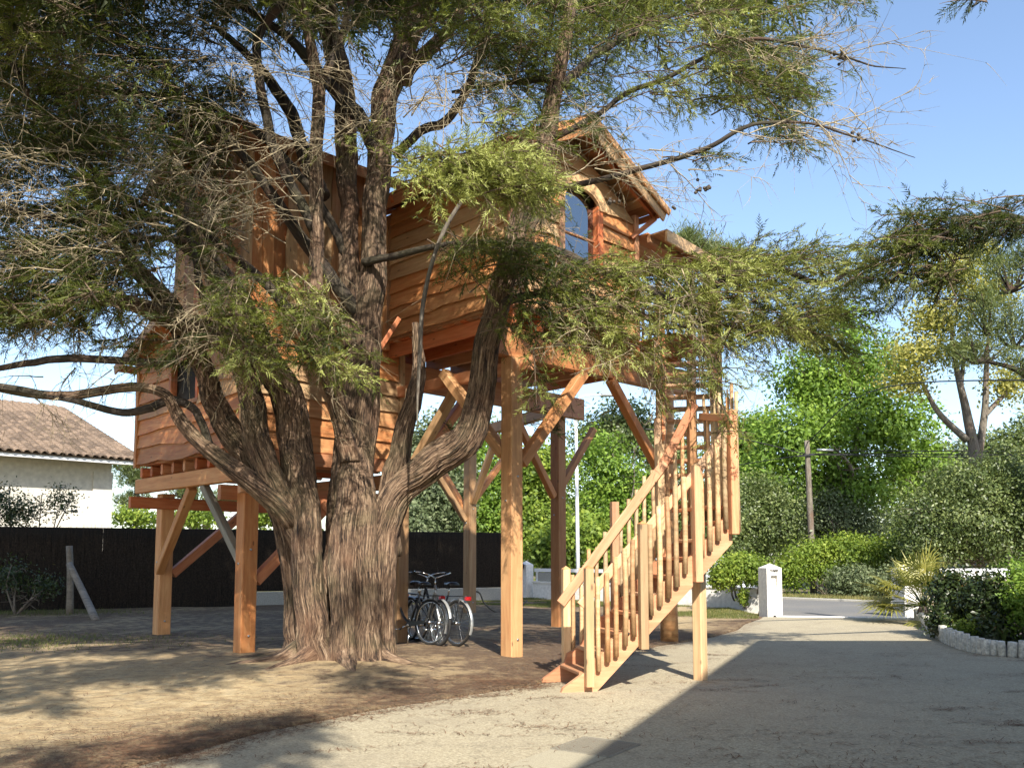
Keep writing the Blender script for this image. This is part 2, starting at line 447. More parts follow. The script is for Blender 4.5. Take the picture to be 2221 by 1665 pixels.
def beam(name, p0, p1, w, h, mat, parent, up=Z, c=0.008, label=None):
    p0, p1 = np.asarray(p0, float), np.asarray(p1, float)
    x = p1 - p0
    L = float(np.linalg.norm(x))
    x = x / L
    if abs(x @ nrm(up)) > 0.98:
        up = U
    y = nrm(np.cross(up, x))
    o = mkobj(name, prism_mesh(name, L, chamf(w, h, c), mat), parent, frame(x, y, p0))
    if label: o['label'] = label
    return o
def post(name, x, y, z0, z1, w, mat, parent, c=0.012):
    return beam(name, (x, y, z0), (x, y, z1), w, w, mat, parent, c=c)
def box(name, lo, hi, mat, parent=None, ax=None, o=None, kind=None):
    """box in an axis frame ax=(ex,ey) with origin o"""
    ex, ey = ax if ax else (np.array([1., 0, 0]), np.array([0, 1., 0]))
    if np.cross(ex, ey)[2] < 0:
        ey = -ey
        lo, hi = (lo[0], -hi[1], lo[2]), (hi[0], -lo[1], hi[2])
    L = hi[0] - lo[0]
    prof = [(lo[1], lo[2]), (hi[1], lo[2]), (hi[1], hi[2]), (lo[1], hi[2])]
    me = prism_mesh(name, L, prof, mat)
    o = np.zeros(3) if o is None else np.asarray(o, float)
    return mkobj(name, me, parent, frame(ex, ey, o + ex * lo[0]), kind)
def crom(P, n):
    """Catmull-Rom resample of control rows to n points"""
    P = np.asarray(P, float)
    k = len(P)
    if k == 2:
        t = np.linspace(0, 1, n)[:, None]
        return P[0] * (1 - t) + P[1] * t
    Q = np.vstack([2 * P[0] - P[1], P, 2 * P[-1] - P[-2]])
    s = np.linspace(0, k - 1 - 1e-6, n)
    i = s.astype(int); f = (s - i)[:, None]
    a, b, c, d = Q[i], Q[i + 1], Q[i + 2], Q[i + 3]
    return 0.5 * ((2 * b) + (-a + c) * f + (2 * a - 5 * b + 4 * c - d) * f ** 2 + (-a + 3 * b - 3 * c + d) * f ** 3)
def tube(P, R, sides=8, rough=0.0, seed=0, cap=True):
    P = np.asarray(P, float); n = len(P)
    R = np.broadcast_to(np.asarray(R, float), (n,))
    tg = nrm(np.gradient(P, axis=0))
    ref = np.array([0.31, 0.17, 0.93])
    if abs(np.mean(tg @ ref)) > 0.8: ref = np.array([0.9, 0.4, 0.1])
    a = nrm(np.cross(tg, ref)); b = np.cross(tg, a)
    th = np.linspace(0, 2 * np.pi, sides, endpoint=False)
    ln = np.concatenate([[0], np.cumsum(np.linalg.norm(np.diff(P, axis=0), axis=1))])
    rr = R[:, None] * np.ones(sides)
    if rough:
        r_ = np.random.default_rng(seed)
        m = np.zeros((n, sides))
        for k in range(7):
            f = r_.integers(1, 3 + 2 * k); q = r_.uniform(1.0, 5.0)
            m += np.sin(th * f + r_.uniform(0, 6.3) + np.sin(ln[:, None] * q * 0.7 + r_.uniform(0, 6)) * 1.2 + ln[:, None] * r_.uniform(-1, 1)) / (1 + 0.4 * k)
        rr = rr * (1 + rough * m * 0.5)
    ct, st = np.cos(th), np.sin(th)
    Vv = P[:, None, :] + rr[:, :, None] * (ct[None, :, None] * a[:, None, :] + st[None, :, None] * b[:, None, :])
    bk = np.stack([R[:, None] * ct, R[:, None] * st, np.broadcast_to(ln[:, None] + seed * 3.7, (n, sides))], -1)
    i = np.arange(n - 1)[:, None] * sides; j = np.arange(sides)[None, :]; j2 = (j + 1) % sides
    T = np.concatenate([np.stack([i + j, i + j2, i + sides + j2], -1).reshape(-1, 3), np.stack([i + j, i + sides + j2, i + sides + j], -1).reshape(-1, 3)])
    Vv = Vv.reshape(-1, 3); bk = bk.reshape(-1, 3)
    if cap:
        for e, base in ((0, 0), (n - 1, (n - 1) * sides)):
            k = len(Vv)
            Vv = np.vstack([Vv, P[e]]); bk = np.vstack([bk, [0, 0, ln[e]]])
            jj = np.arange(sides)
            f = np.stack([base + jj, base + (jj + 1) % sides, np.full(sides, k)], -1)
            T = np.vstack([T, f[:, ::-1] if e == 0 else f])
    return Vv, T, bk
def tubes(P, R, sides=3):
    """many small tubes at once: P (m,n,3), R (m,n)"""
    m, n, _ = P.shape
    tg = nrm(np.gradient(P, axis=1))
    ref = np.array([0.23, 0.45, 0.86])
    a = nrm(np.cross(tg, ref)); b = np.cross(tg, a)
    th = np.linspace(0, 2 * np.pi, sides, endpoint=False)
    Vv = P[:, :, None, :] + R[:, :, None, None] * (np.cos(th)[:, None] * a[:, :, None, :] + np.sin(th)[:, None] * b[:, :, None, :])
    base = (np.arange(m) * n * sides)[:, None, None]
    i = (np.arange(n - 1) * sides)[None, :, None]; j = np.arange(sides)[None, None, :]; j2 = (j + 1) % sides
    q = base + i
    T = np.concatenate([np.stack([q + j, q + j2, q + sides + j2], -1).reshape(-1, 3), np.stack([q + j, q + sides + j2, q + sides + j], -1).reshape(-1, 3)])
    return Vv.reshape(-1, 3), T
def tubeobj(name, P, R, mat, parent=None, sides=8, rough=0.0, seed=0, n=None, mtx=None):
    P = crom(P, n) if n else np.asarray(P, float)
    R_ = np.interp(np.linspace(0, 1, len(P)), np.linspace(0, 1, np.size(R)), np.atleast_1d(R))
    Vv, T, bk = tube(P, R_, sides, rough, seed)
    return mkobj(name, trimesh(name, Vv, T, mat, bk=bk, smooth=True), parent, mtx)
def sheet(name, pts, z, mat, kind='structure'):
    pts = [(float(p[0]), float(p[1]), float(z)) for p in pts]
    a = sum(pts[i][0] * pts[(i + 1) % len(pts)][1] - pts[(i + 1) % len(pts)][0] * pts[i][1] for i in range(len(pts)))
    if a < 0: pts = pts[::-1]
    return mkobj(name, pymesh(name, pts, [tuple(range(len(pts)))], mat), kind=kind)
def unitv(n, r=rng):
    return nrm(r.normal(size=(n, 3)))

# ================================================================== SETTING
def sinnoise(x, y, seed, octs=6, f0=0.5):
    r = np.random.default_rng(seed)
    o = np.zeros_like(x)
    for k in range(octs):
        for _ in range(3):
            a = r.uniform(0, 6.28); f = f0 * 1.9 ** k
            o += np.sin((x * math.cos(a) + y * math.sin(a)) * f * 2 + r.uniform(0, 6.28) + 0.8 * np.sin(x * f * 0.7 + k)) / (1.75 ** k)
    return o / 4.0
sheet('ground', [(-600, -300), (600, -300), (600, 900), (-600, 900)], -0.09, M['verge'])
# driveway outline: soft hand-poured edge against the sand on the left, log edging on the right
LE = np.array([(-4.0, -9), (-3.6, 2.0), (-2.95, 5.0), (-2.51, 6.03), (-2.24, 6.6), (-1.86, 7.37), (-1.19, 8.24), (-0.05, 9.43), (0.41, 10.01), (1.3, 12.0), (2.08, 13.6), (3.66, 15.66), (5.0, 18.6), (5.84, 20.57)])
LEf = crom(LE, 160)
LEf = LEf + np.stack([sinnoise(LEf[:, 1] * 2, LEf[:, 0], 3), sinnoise(LEf[:, 1] * 2, LEf[:, 0] + 9, 4)], -1) * 0.05
REt = [(8.95, 20.05), (8.95, 19.54), (7.49, 15.66), (6.87, 13.72), (6.76, 12.77), (7.04, 12.21), (8.2, 11.7), (15, 11.0), (15, -9)]
dp = [tuple(p) for p in LEf] + REt
sheet('driveway', dp, 0.012, M['drive'])
# soil of the yard, raked into low relief; drops under the driveway slab
gx = np.arange(-24, 9.01, 0.125); gy = np.arange(1.0, 33.01, 0.125)
GX, GY = np.meshgrid(gx, gy)
dx = GX.ravel()[:, None] - LEf[None, ::2, 0]; dy_ = GY.ravel()[:, None] - LEf[None, ::2, 1]
dist = np.sqrt((dx ** 2 + dy_ ** 2).min(1)).reshape(GX.shape)
xe = np.interp(GY, LEf[:, 1], LEf[:, 0])
sd = np.where(GX < xe, dist, -dist)                    # >0 on the soil side
def soil_z(x, y):
    return 0.02 + 0.022 * sinnoise(x, y, 5, 6, 0.7)
tr = np.exp(-((GX + 2.25) ** 2 + (GY - 11.6) ** 2) / 2.2)
gz = soil_z(GX, GY) + 0.10 * tr
gz = np.where(sd < 0, -0.06 + np.clip(sd, -0.1, 0) * 0.3, gz * np.clip(sd / 0.25 + 0.35, 0, 1) + 0.010)
uu = (GX - D0[0]) * U[0] + (GY - D0[1]) * U[1]
vv = (GX - D0[0]) * V[0] + (GY - D0[1]) * V[1]
gz = np.where((uu > 12.2) | (vv > 17), -0.15, gz)
lit = 0.95 * np.exp(-np.clip(sd, 0, 9) / 0.8) + 0.55 * np.exp(-((GX + 0.3) ** 2 / 9 + (GY - 11) ** 2 / 9)) + 0.75 * np.clip((GY - 11.5) / 3.0, 0, 1) * (GX < 3.2)  # rear litter is leaf mould, its dark tone also painting shade under the crown
lit = lit - 0.35 * np.exp(-((GX + 4.5) ** 2 / 8 + (GY - 8.5) ** 2 / 3))
ny, nx = GX.shape
i = (np.arange(ny - 1)[:, None] * nx + np.arange(nx - 1)[None, :]).ravel()
T = np.concatenate([np.stack([i, i + 1, i + nx + 1], -1), np.stack([i, i + nx + 1, i + nx], -1)])
mkobj('soil', trimesh('soil', np.stack([GX.ravel(), GY.ravel(), gz.ravel()], -1), T, M['soil'], smooth=True, attr=('litter', np.clip(lit, 0, 1).ravel())), kind='structure')
# road beyond the gate and the apron that joins it
sheet('road', [hp(12.9, -40, 0), hp(18.3, -40, 0), hp(18.3, 60, 0), hp(12.9, 60, 0)], 0.004, M['asphalt'])
sheet('road_apron', [(6.2, 20.62), (6.5, 23.3), tuple(hp(13.4, 3.0, 0)[:2]), tuple(hp(13.4, -1.6, 0)[:2]), (8.98, 20.07)], 0.008, M['asphalt'])
sheet('verge', [hp(18.3, -40, 0), hp(60, -40, 0), hp(60, 60, 0), hp(18.3, 60, 0)], 0.05, M['verge'])
mkobj('kerb', prism_mesh('kerb', 100, chamf(0.14, 0.14, 0.02), M['concrete']), None, frame(V, -U, hp(18.3, -40, 0.0)), 'structure')
mkobj('threshold', prism_mesh('threshold', 2.85, chamf(0.16, 0.05, 0.01), M['white']), None, frame(np.array([2.75, -0.55, 0]), np.array([0.55, 2.75, 0]), (6.15, 20.6, 0.01)), 'structure')

# poured joint strip with the studded drain cover
e1 = nrm(np.array([0.28, 0.42, 0])); e2 = np.array([e1[1], -e1[0], 0])
g0 = np.array([0.29, 6.55, 0])
sheet('joint_strip', [g0 - e1 * 2.2 + e2 * 0.0, g0 + e1 * 0.56, g0 + e1 * 0.56 + e2 * 0.46, g0 - e1 * 2.2 + e2 * 0.46], 0.016, mat_plain('pale_joint', (0.36, 0.32, 0.225), 0.9, var=0.22, scale=30))
dc = thing('drain_cover', 'square studded grey drain cover set flush in the driveway', 'drain cover', g0 + e2 * 0.23)
M['cover'] = mat_plain('cast_cover', (0.20, 0.18, 0.135), 0.7, var=0.35, scale=60)
a_, b_, t_ = 0.0, 0.50, 0.03
for q0, q1 in (((0, 0), (b_, 0)), ((0, 0.46), (b_, 0.46)), ((0, 0), (0, 0.46)), ((b_, 0), (b_, 0.46))):
    beam('frame', g0 + e1 * q0[0] + e2 * q0[1] + Z * 0.012, g0 + e1 * q1[0] + e2 * q1[1] + Z * (0.0125), t_, 0.022, M['cover'], dc)
plate = box('plate', (0.02, 0.02, 0.0), (b_ - 0.02, 0.44, 0.020), M['cover'], dc, (e1, e2), g0)
A = Acc()
for ii in range(14):
    for jj in range(13):
        c0 = g0 + e1 * (0.035 + ii * 0.033) + e2 * (0.035 + jj * 0.0325) + Z * 0.020
        s = 0.011
        vs4 = np.array([c0 + e1 * s, c0 + e2 * s, c0 - e1 * s, c0 - e2 * s, c0 + Z * 0.006])
        A.add(vs4, np.array([[0, 1, 4], [1, 2, 4], [2, 3, 4], [3, 0, 4]]))
mkobj('studs', A.mesh('studs', M['cover']), plate, ID, 'stuff')

# ------------------------------------------------------------------ tree house
M['darkopening'] = mat_plain('dark_opening', (0.012, 0.010, 0.008), 0.85, var=0.05)  # matte near-black, paints the shade inside the opening
th = thing('tree_house', 'orange timber tree house on tall square posts behind the cypress', 'tree house', D0)
def P2(u, v): return hp(u, v, 0)[:2]
for (u, v, z1, w, m) in ((0, 0, 4.2, 0.225, 'fir'), (-2.38, 3.08, 2.52, 0.235, 'fir'), (-2.06, 6.78, 2.52, 0.235, 'fir'), (0.22, 2.88, 4.2, 0.22, 'fir'), (5.96, 7.68, 4.3, 0.24, 'fir'), (4.46, 3.27, 4.3, 0.23, 'fir')):
    x, y = P2(u, v)
    d = beam('post', (x, y, -0.05), (x, y, z1), w, w, M[m], th, c=0.014)
    # bolts driven through the post
    for zz, sd_ in ((0.28, -V), (z1 * 0.6, -V), (z1 * 0.52, -U)):
        c = np.array([x, y, zz]) + sd_ * (w / 2)
        tubeobj('bolt', [c - sd_ * 0.01, c + sd_ * 0.014], 0.017, M['metal'], d, 6)
tubeobj('post', [hp(3.52, -0.09, -0.05), hp(3.53, -0.08, 2.0), hp(3.52, -0.09, 4.2)], [0.15, 0.14, 0.13], M['pole'], th, 12, 0.06, 4, 8)['label'] = 'round peeled log post under the deck'
for a, b, w, h, m in (((-0.45, 0, 4.42), (4.2, 0, 4.42), 0.14, 0.43, 'fir'), ((-0.45, 2.88, 4.421), (5.0, 3.1, 4.421), 0.14, 0.43, 'red'),
                      ((0.1, -0.3, 4.10), (0.1, 3.2, 4.10), 0.10, 0.18, 'red'), ((4.46, 3.0, 4.42), (6.0, 8.0, 4.42), 0.14, 0.24, 'fir'),
                      ((-2.42, 2.6, 2.65), (-2.42, 7.1, 2.65), 0.14, 0.25, 'fir'), ((0.2, 2.6, 2.651), (0.2, 7.1, 2.651), 0.14, 0.25, 'red'),
                      ((-2.75, 6.63, 2.34), (0.5, 6.63, 2.34), 0.10, 0.20, 'red'), ((-2.75, 3.24, 2.34), (0.45, 3.24, 2.34), 0.10, 0.22, 'red'),
                      ((-2.6, 2.93, 2.42), (-2.1, 2.93, 2.42), 0.09, 0.2, 'red')):
    beam('beam', hp(*a), hp(*b), w, h, M[m], th, c=0.012)
for a, b, w, m in (((0.16, -0.02, 2.72), (1.5, -0.02, 4.2), 0.15, 'fir'), ((0.0, 0.16, 2.85), (0.0, 1.5, 4.22), 0.15, 'fir'), ((3.36, -0.02, 2.88), (2.15, -0.02, 4.2), 0.14, 'fir'),
                   ((0.36, 2.9, 2.65), (1.65, 2.9, 4.2), 0.15, 'red'), ((0.22, 2.72, 2.7), (0.22, 1.45, 4.02), 0.14, 'fir'),
                   ((5.96, 7.55, 2.75), (5.6, 6.3, 4.28), 0.14, 'fir'), ((5.96, 7.82, 2.5), (6.0, 9.4, 4.3), 0.14, 'fir'), ((6.1, 7.7, 2.8), (7.3, 7.7, 4.1), 0.14, 'fir'), ((5.82, 7.7, 2.3), (4.4, 7.7, 4.0), 0.13, 'fir'),
                   ((4.3, 3.25, 2.6), (3.1, 3.2, 4.2), 0.13, 'fir'), ((4.6, 3.3, 2.85), (5.6, 3.3, 4.1), 0.13, 'fir'),
                   ((-2.2, 6.62, 1.15), (-2.36, 5.02, 2.52), 0.14, 'fir'), ((-1.92, 6.74, 1.1), (-0.6, 6.68, 2.24), 0.15, 'red'),
                   ((-2.38, 3.26, 1.35), (-2.4, 4.5, 2.52), 0.12, 'greywood'), ((-2.22, 3.12, 1.05), (-0.95, 3.2, 2.23), 0.15, 'red'),
                   ((0.05, 2.92, 1.2), (-1.1, 3.16, 2.23), 0.13, 'red')):
    beam('brace', hp(*a), hp(*b), w, w, M[m], th, c=0.01)
for k in range(8):
    u = -0.1 + k * 0.56
    beam('joist', hp(u, -0.16, 4.745), hp(u, 3.2, 4.745), 0.07, 0.21, M['red'], th)
for k in range(10):
    v = 2.8 + k * 0.44
    beam('joist', hp(-2.52, v, 2.87), hp(0.02, v, 2.87), 0.09, 0.18, M['red'], th, c=0.03)
for k in range(24):
    v = -0.14 + k * 0.138
    beam('floor_board', hp(-0.2, v, 4.868), hp(4.0, v, 4.868), 0.13, 0.035, M['red'], th)
for k in range(6):
    beam('floor_board', hp(2.7, -0.87 + k * 0.138, 4.869), hp(4.0, -0.87 + k * 0.138, 4.869), 0.13, 0.035, M['red'], th)
for k in range(27):
    v = 2.82 + k * 0.14
    beam('floor_board', hp(-2.6, v, 2.98), hp(0.1, v, 2.98), 0.13, 0.03, M['red'], th)

def waney(parent, O, e, n, x0, x1, z0, h, mat, seed, t0=None, t1=None, amp=0.013, lap=0.046, name='board', vertical=False):
    """one live-edged board. x along e, proud along n; the lower edge wanders as the log did"""
    r = np.random.default_rng(seed)
    t0 = x0 if t0 is None else t0
    t1 = x1 if t1 is None else t1
    k = 9
    f = np.linspace(0, 1, k)
    xb = x0 + (x1 - x0) * f; xt = t0 + (t1 - t0) * f
    w = r.normal(size=5); fx = xb * 1.0
    wob = amp * (w[0] * np.sin(fx * 2.1 + r.uniform(0, 6)) + 0.7 * w[1] * np.sin(fx * 4.7 + r.uniform(0, 6)) + 0.45 * w[2] * np.sin(fx * 9.1 + r.uniform(0, 6)))
    wob2 = amp * 0.25 * np.sin(fx * 3 + r.uniform(0, 6))
    th_ = 0.026
    vs_ = []
    for i in range(k):
        vs_ += [(xb[i], lap + th_, z0 + wob[i]), (xb[i], lap, z0 + wob[i] + 0.004), (xt[i], 0.004 + th_, z0 + h + wob2[i] * 0), (xt[i], 0.004, z0 + h)]
    fs = []
    for i in range(k - 1):
        a, b = i * 4, i * 4 + 4
        fs += [(a, b, b + 2, a + 2), (a + 1, a + 3, b + 3, b + 1), (a, a + 1, b + 1, b), (a + 2, b + 2, b + 3, a + 3)]
    fs += [(0, 2, 3, 1), (4 * k - 4, 4 * k - 3, 4 * k - 1, 4 * k - 2)]
    # local frame: x along e, y along n, z = remaining
    zax = np.cross(e, n)
    sgn = 1.0
    if vertical:
        mt = Matrix.Identity(4)
        for q in range(3):
            mt[q][0], mt[q][1], mt[q][2], mt[q][3] = e[q], n[q], zax[q], O[q]
        # here x0..x1 are heights along e=Z, z0 is the position along zax
    else:
        up = Z
        if zax @ up < 0: vs_ = [(-x, y, z) for x, y, z in vs_]; e = -e; zax = -zax; sgn = -1
        mt = Matrix.Identity(4)
        for q in range(3):
            mt[q][0], mt[q][1], mt[q][2], mt[q][3] = e[q], n[q], zax[q], O[q]
    # move origin to the board itself so that each piece has its own grain
    cx = float(np.mean([p[0] for p in vs_])); cz = z0
    vs_ = [(x - cx, y, z - cz) for x, y, z in vs_]
    mt = mt @ Matrix.Translation((cx, 0, cz))
    return mkobj(name, pymesh(name, vs_, fs, mat), parent, mt)

zr = lambda u: 7.74 - 0.5 * abs(u - 1.0)
# --- main cabin walls: board-backed panels, each with its own boards
wr = mkobj('wall', None, th, Matrix.Translation(Vector(hp(1.3, -0.1, 4.9))))
def wall_panel(name, pts_uz, origin, e, n, depth, mat, parent):
    """flat panel of outline pts (along e, height) extruded by depth behind the boards"""
    k = len(pts_uz)
    vs_ = [origin + e * p[0] + Z * p[1] for p in pts_uz] + [origin + e * p[0] + Z * p[1] - n * depth for p in pts_uz]
    fs = [tuple(range(k)), tuple(range(2 * k - 1, k - 1, -1))] + [(i, i + k, (i + 1) % k + k, (i + 1) % k) for i in range(k)]
    return mkobj(name, pymesh(name, vs_, fs, mat), parent)
OV = hp(0, -0.2, 0); OL = hp(-0.25, 0, 0)
panelR = wall_panel('wall', [(-0.24, 4.88), (0.78, 4.88), (0.78, zr(0.78) - 0.1), (-0.24, zr(-0.24) - 0.1)], OV, U, -V, 0.05, M['red'], th)
panelR2 = wall_panel('wall', [(1.64, 4.88), (2.5, 4.88), (2.5, zr(2.5) - 0.1), (1.64, zr(1.64) - 0.1)], OV, U, -V, 0.05, M['red'], th)
panelR3 = wall_panel('wall', [(0.785, 4.88), (1.635, 4.88), (1.635, 5.83), (0.785, 5.83)], OV, U, -V, 0.05, M['red'], th)
panelR4 = wall_panel('wall', [(0.785, 7.02), (1.635, 7.02), (1.635, zr(1.635) - 0.1), (1.0, zr(1.0) - 0.1), (0.785, zr(0.785) - 0.1)], OV, U, -V, 0.05, M['red'], th)
panelL = wall_panel('wall', [(-0.19, 4.88), (2.95, 4.88), (2.95, 6.98), (-0.19, 6.98)], OL, V, -U, 0.05, M['red'], th)
wall_panel('wall', [(-0.14, 4.78), (3.0, 4.78), (3.0, 7.1), (-0.14, 7.1)], hp(2.45, 0, 0), V, U, 0.05, M['red'], th)
wall_panel('wall', [(-0.2, 4.78), (2.38, 4.78), (2.38, 6.95), (1.0, 7.6), (-0.2, 7.0)], hp(0, 3.0, 0), U, V, 0.05, M['red'], th)
bpy.data.objects.remove(wr)
sd0 = 100
for k in range(12):
    z0 = 4.90 + k * 0.232; hh = 0.262
    zt = z0 + hh
    lim_t = (zr(1.0) - 0.10 - zt) / 0.5; lim_b = (zr(1.0) - 0.10 - z0) / 0.5
    if lim_b <= 0.06: break
    lim_t = max(lim_t, 0.02)
    l, r_ = max(-0.26, 1.0 - lim_b), min(2.51, 1.0 + lim_b)
    lt, rt = max(-0.26, 1.0 - lim_t), min(2.51, 1.0 + lim_t)
    if zt > 5.86 and z0 < 6.92:
        waney(panelR, OV, U, -V, l, 0.74, z0, hh, M['clad'], sd0 + k, lt, 0.74)
        waney(panelR2, OV, U, -V, 1.69, r_, z0, hh, M['clad'], sd0 + 40 + k, 1.69, rt)
    else:
        waney(panelR, OV, U, -V, l, r_, z0, hh, M['clad'], sd0 + k, lt, rt)
for k in range(9):
    z0 = 4.90 + k * 0.232
    waney(panelL, OL, V, -U, -0.22, 2.51, z0, 0.262, M['clad'], 300 + k, amp=0.016)
for u, v, z1 in ((-0.29, -0.255, 7.02), (2.53, -0.25, 6.9), (2.53, 3.02, 6.9)):
    beam('corner_board', hp(u, v, 4.86), hp(u, v, z1), 0.10, 0.10, M['red'], th)
# window with arched head in the gable wall
win = mkobj('window', None, th, Matrix.Translation(Vector(hp(1.21, -0.2, 5.85))))
def arch(w, h, n=14):
    return [(w * math.cos(t), h * math.sin(t)) for t in np.linspace(math.pi, 0, n)]
hd = [(0.66, 7.24), (1.76, 7.24)]
ar = [(1.21 + x * 0.40, 6.72 + y) for x, y in [(c, s) for c, s in arch(1.0, 0.24)]]
outer = [(1.21 + x * 0.58, 6.74 + y) for x, y in [(c, s) for c, s in arch(1.0, 0.42)]]
vs_ = []; n_ = len(ar)
for (a, b), (c, d) in zip(ar, outer):
    for off in (0.045, 0.10):
        vs_ += [OV + U * a + Z * b - V * off, OV + U * c + Z * d - V * off]
fs = []
for i in range(n_ - 1):
    a = i * 4; b = a + 4
    fs += [(a + 2, a + 3, b + 3, b + 2), (a, b, b + 1, a + 1), (a, a + 2, b + 2, b), (a + 1, b + 1, b + 3, a + 3)]
fs += [(0, 1, 3, 2), (4 * n_ - 4, 4 * n_ - 2, 4 * n_ - 1, 4 * n_ - 3)]
mkobj('arched_header', pymesh('arched_header', vs_, fs, M['clad']), win)
for a in (0.775, 1.645):
    beam('frame', OV + U * a + Z * 5.80 - V * 0.02, OV + U * a + Z * 6.80 - V * 0.02, 0.12, 0.12, M['red'], win)
beam('sill', OV + U * 0.66 + Z * 5.80 - V * 0.06, OV + U * 1.76 + Z * 5.80 - V * 0.06, 0.16, 0.05, M['red'], win)
for z_ in (6.25,):
    beam('muntin', OV + U * 0.82 + Z * z_ + V * 0.02, OV + U * 1.6 + Z * z_ + V * 0.02, 0.03, 0.035, M['red'], win)
box('pane', (0.80, -0.004, 5.82), (1.62, 0.004, 7.02), M['glass'], win, (U, V), OV + V * 0.035)
# --- main roof: planked on rafters, double barge boards at the gable
rf = mkobj('roof', None, th, Matrix.Translation(Vector(hp(1.0, 1.4, 7.8))))
for sgn in (-1, 1):
    dn = nrm(U * sgn * 1.0 - Z * 0.5)
    nn = nrm(U * sgn * 0.5 + Z)
    top = hp(1.0, 0, 7.84)
    for k in range(10):
        c = top + dn * (0.10 + k * 0.197) + nn * (0.012 * (k % 2))
        beam('roof_board', c - V * 0.66 - V * rng.uniform(0, 0.03), c + V * 3.4, 0.192, 0.028, M['clad'], rf, up=nn)
    for v in (-0.5, 0.3, 1.1, 1.9, 2.7, 3.25):
        beam('rafter', hp(1.0 + sgn * 0.02, v, 7.745), hp(1.0 + sgn * 0.02, v, 7.745) + dn * 1.93, 0.06, 0.11, M['red'], rf, up=nn)
    beam('barge_board', top - V * 0.68 + dn * 0.02 - nn * 0.11, top - V * 0.68 + dn * 2.02 - nn * 0.11, 0.035, 0.21, M['clad'], rf, up=nn)
    beam('barge_board', top - V * 0.725 + dn * 0.02 - nn * 0.02, top - V * 0.725 + dn * 2.05 - nn * 0.02, 0.04, 0.11, M['clad'], rf, up=nn)
    e_ = top + dn * 1.96 - nn * 0.10
    beam('fascia', e_ - V * 0.62, e_ + V * 3.35, 0.03, 0.15, M['red'], rf, up=nn)
    beam('bracket', hp(1.0 + sgn * 1.40, -0.28, 6.50), hp(1.0 + sgn * 1.68, -0.55, 6.82), 0.07, 0.07, M['red'], rf)
beam('ridge_cap', hp(1.0, -0.75, 7.88), hp(1.0, 3.45, 7.88), 0.16, 0.05, M['clad'], rf)
# shakes laid over the boards, butts proud
shk = pymesh('shake', [(0, -0.09, 0.004), (0, 0.09, 0.004), (0.34, 0.09, 0.022), (0.34, -0.09, 0.022), (0.34, 0.09, 0.004), (0.34, -0.09, 0.004)], [(0, 1, 2, 3), (3, 2, 4, 5), (0, 3, 5), (1, 4, 2)], M['clad'])
for sgn in (-1, 1):
    dn = nrm(U * sgn * 1.0 - Z * 0.5); nn = nrm(U * sgn * 0.5 + Z); top = hp(1.0, 0, 7.865)
    for row in range(6):
        for k in range(7):
            o = top + dn * (0.05 + row * 0.30) + nn * 0.018 + V * (-0.62 + k * 0.186 + (row % 2) * 0.09) + dn * rng.uniform(-0.02, 0.02)
            mkobj('shake', shk, rf, frame(dn, np.cross(nn, dn), o))
# --- porch roof over the deck
pr = mkobj('porch_roof', None, th, Matrix.Translation(Vector(hp(3.6, 0.8, 6.5))))
for k in range(10):
    v = -0.66 + k * 0.34
    z_ = 6.52 + k * 0.045
    beam('roof_board', hp(2.56, v, z_), hp(3.98, v, z_ - 0.14), 0.34, 0.028, M['clad'], pr)
beam('barge_board', hp(2.56, -0.84, 6.44), hp(4.0, -0.84, 6.30), 0.04, 0.20, M['clad'], pr)
beam('fascia', hp(3.99, -0.84, 6.32), hp(3.99, 2.6, 6.77), 0.04, 0.16, M['red'], pr)
for v in (-0.5, 1.0, 2.4):
    beam('rafter', hp(2.56, v, 6.44 + (v + 0.66) * 0.132), hp(3.95, v, 6.30 + (v + 0.66) * 0.132), 0.06, 0.10, M['red'], pr)
for v in (-0.75, 2.6):
    beam('porch_post', hp(3.9, v, 4.75), hp(3.9, v, 6.24 + (v + 0.75) * 0.13), 0.11, 0.11, M['fir'], th)
# --- tower with upright boards
OT = hp(0, 2.8, 0); OTL = hp(-2.6, 0, 0)
pT = wall_panel('wall', [(-2.58, 4.72), (-0.28, 4.72), (-0.28, 7.6), (-2.58, 7.6)], OT, U, -V, 0.06, M['red'], th)
pTL = wall_panel('wall', [(2.86, 4.72), (5.4, 4.72), (5.4, 7.6), (4.1, 8.3), (2.86, 7.6)], OTL, V, -U, 0.06, M['red'], th)
wall_panel('wall', [(-2.52, 4.72), (-0.28, 4.72), (-0.28, 7.6), (-2.52, 7.6)], hp(0, 5.4, 0), U, V, 0.06, M['red'], th)
for k in range(12):
    u = -2.62 + k * 0.195
    waney(pT, OT, Z, -V, 4.66 + rng.uniform(-0.05, 0.03), 7.6, -(u + 0.21) if np.cross(Z, -V) @ U < 0 else u, 0.215, M['clad'], 500 + k, amp=0.016, lap=0.012 + 0.022 * (k % 2), vertical=True)
sg = np.cross(Z, -U) @ V
for k in range(13):
    v = 2.8 + k * 0.195
    zt_ = 7.6 + 0.54 * (1.3 - abs(v + 0.1 - 4.1)) if 2.8 < v < 5.4 else 7.6
    waney(pTL, OTL, Z, -U, 4.70 + rng.uniform(-0.05, 0.03), zt_, -(v + 0.21) if sg < 0 else v, 0.215, M['clad'], 540 + k, amp=0.016, lap=0.012 + 0.022 * (k % 2), vertical=True)
tr_ = mkobj('tower_roof', None, th, Matrix.Translation(Vector(hp(-1.4, 4.1, 8.3))))
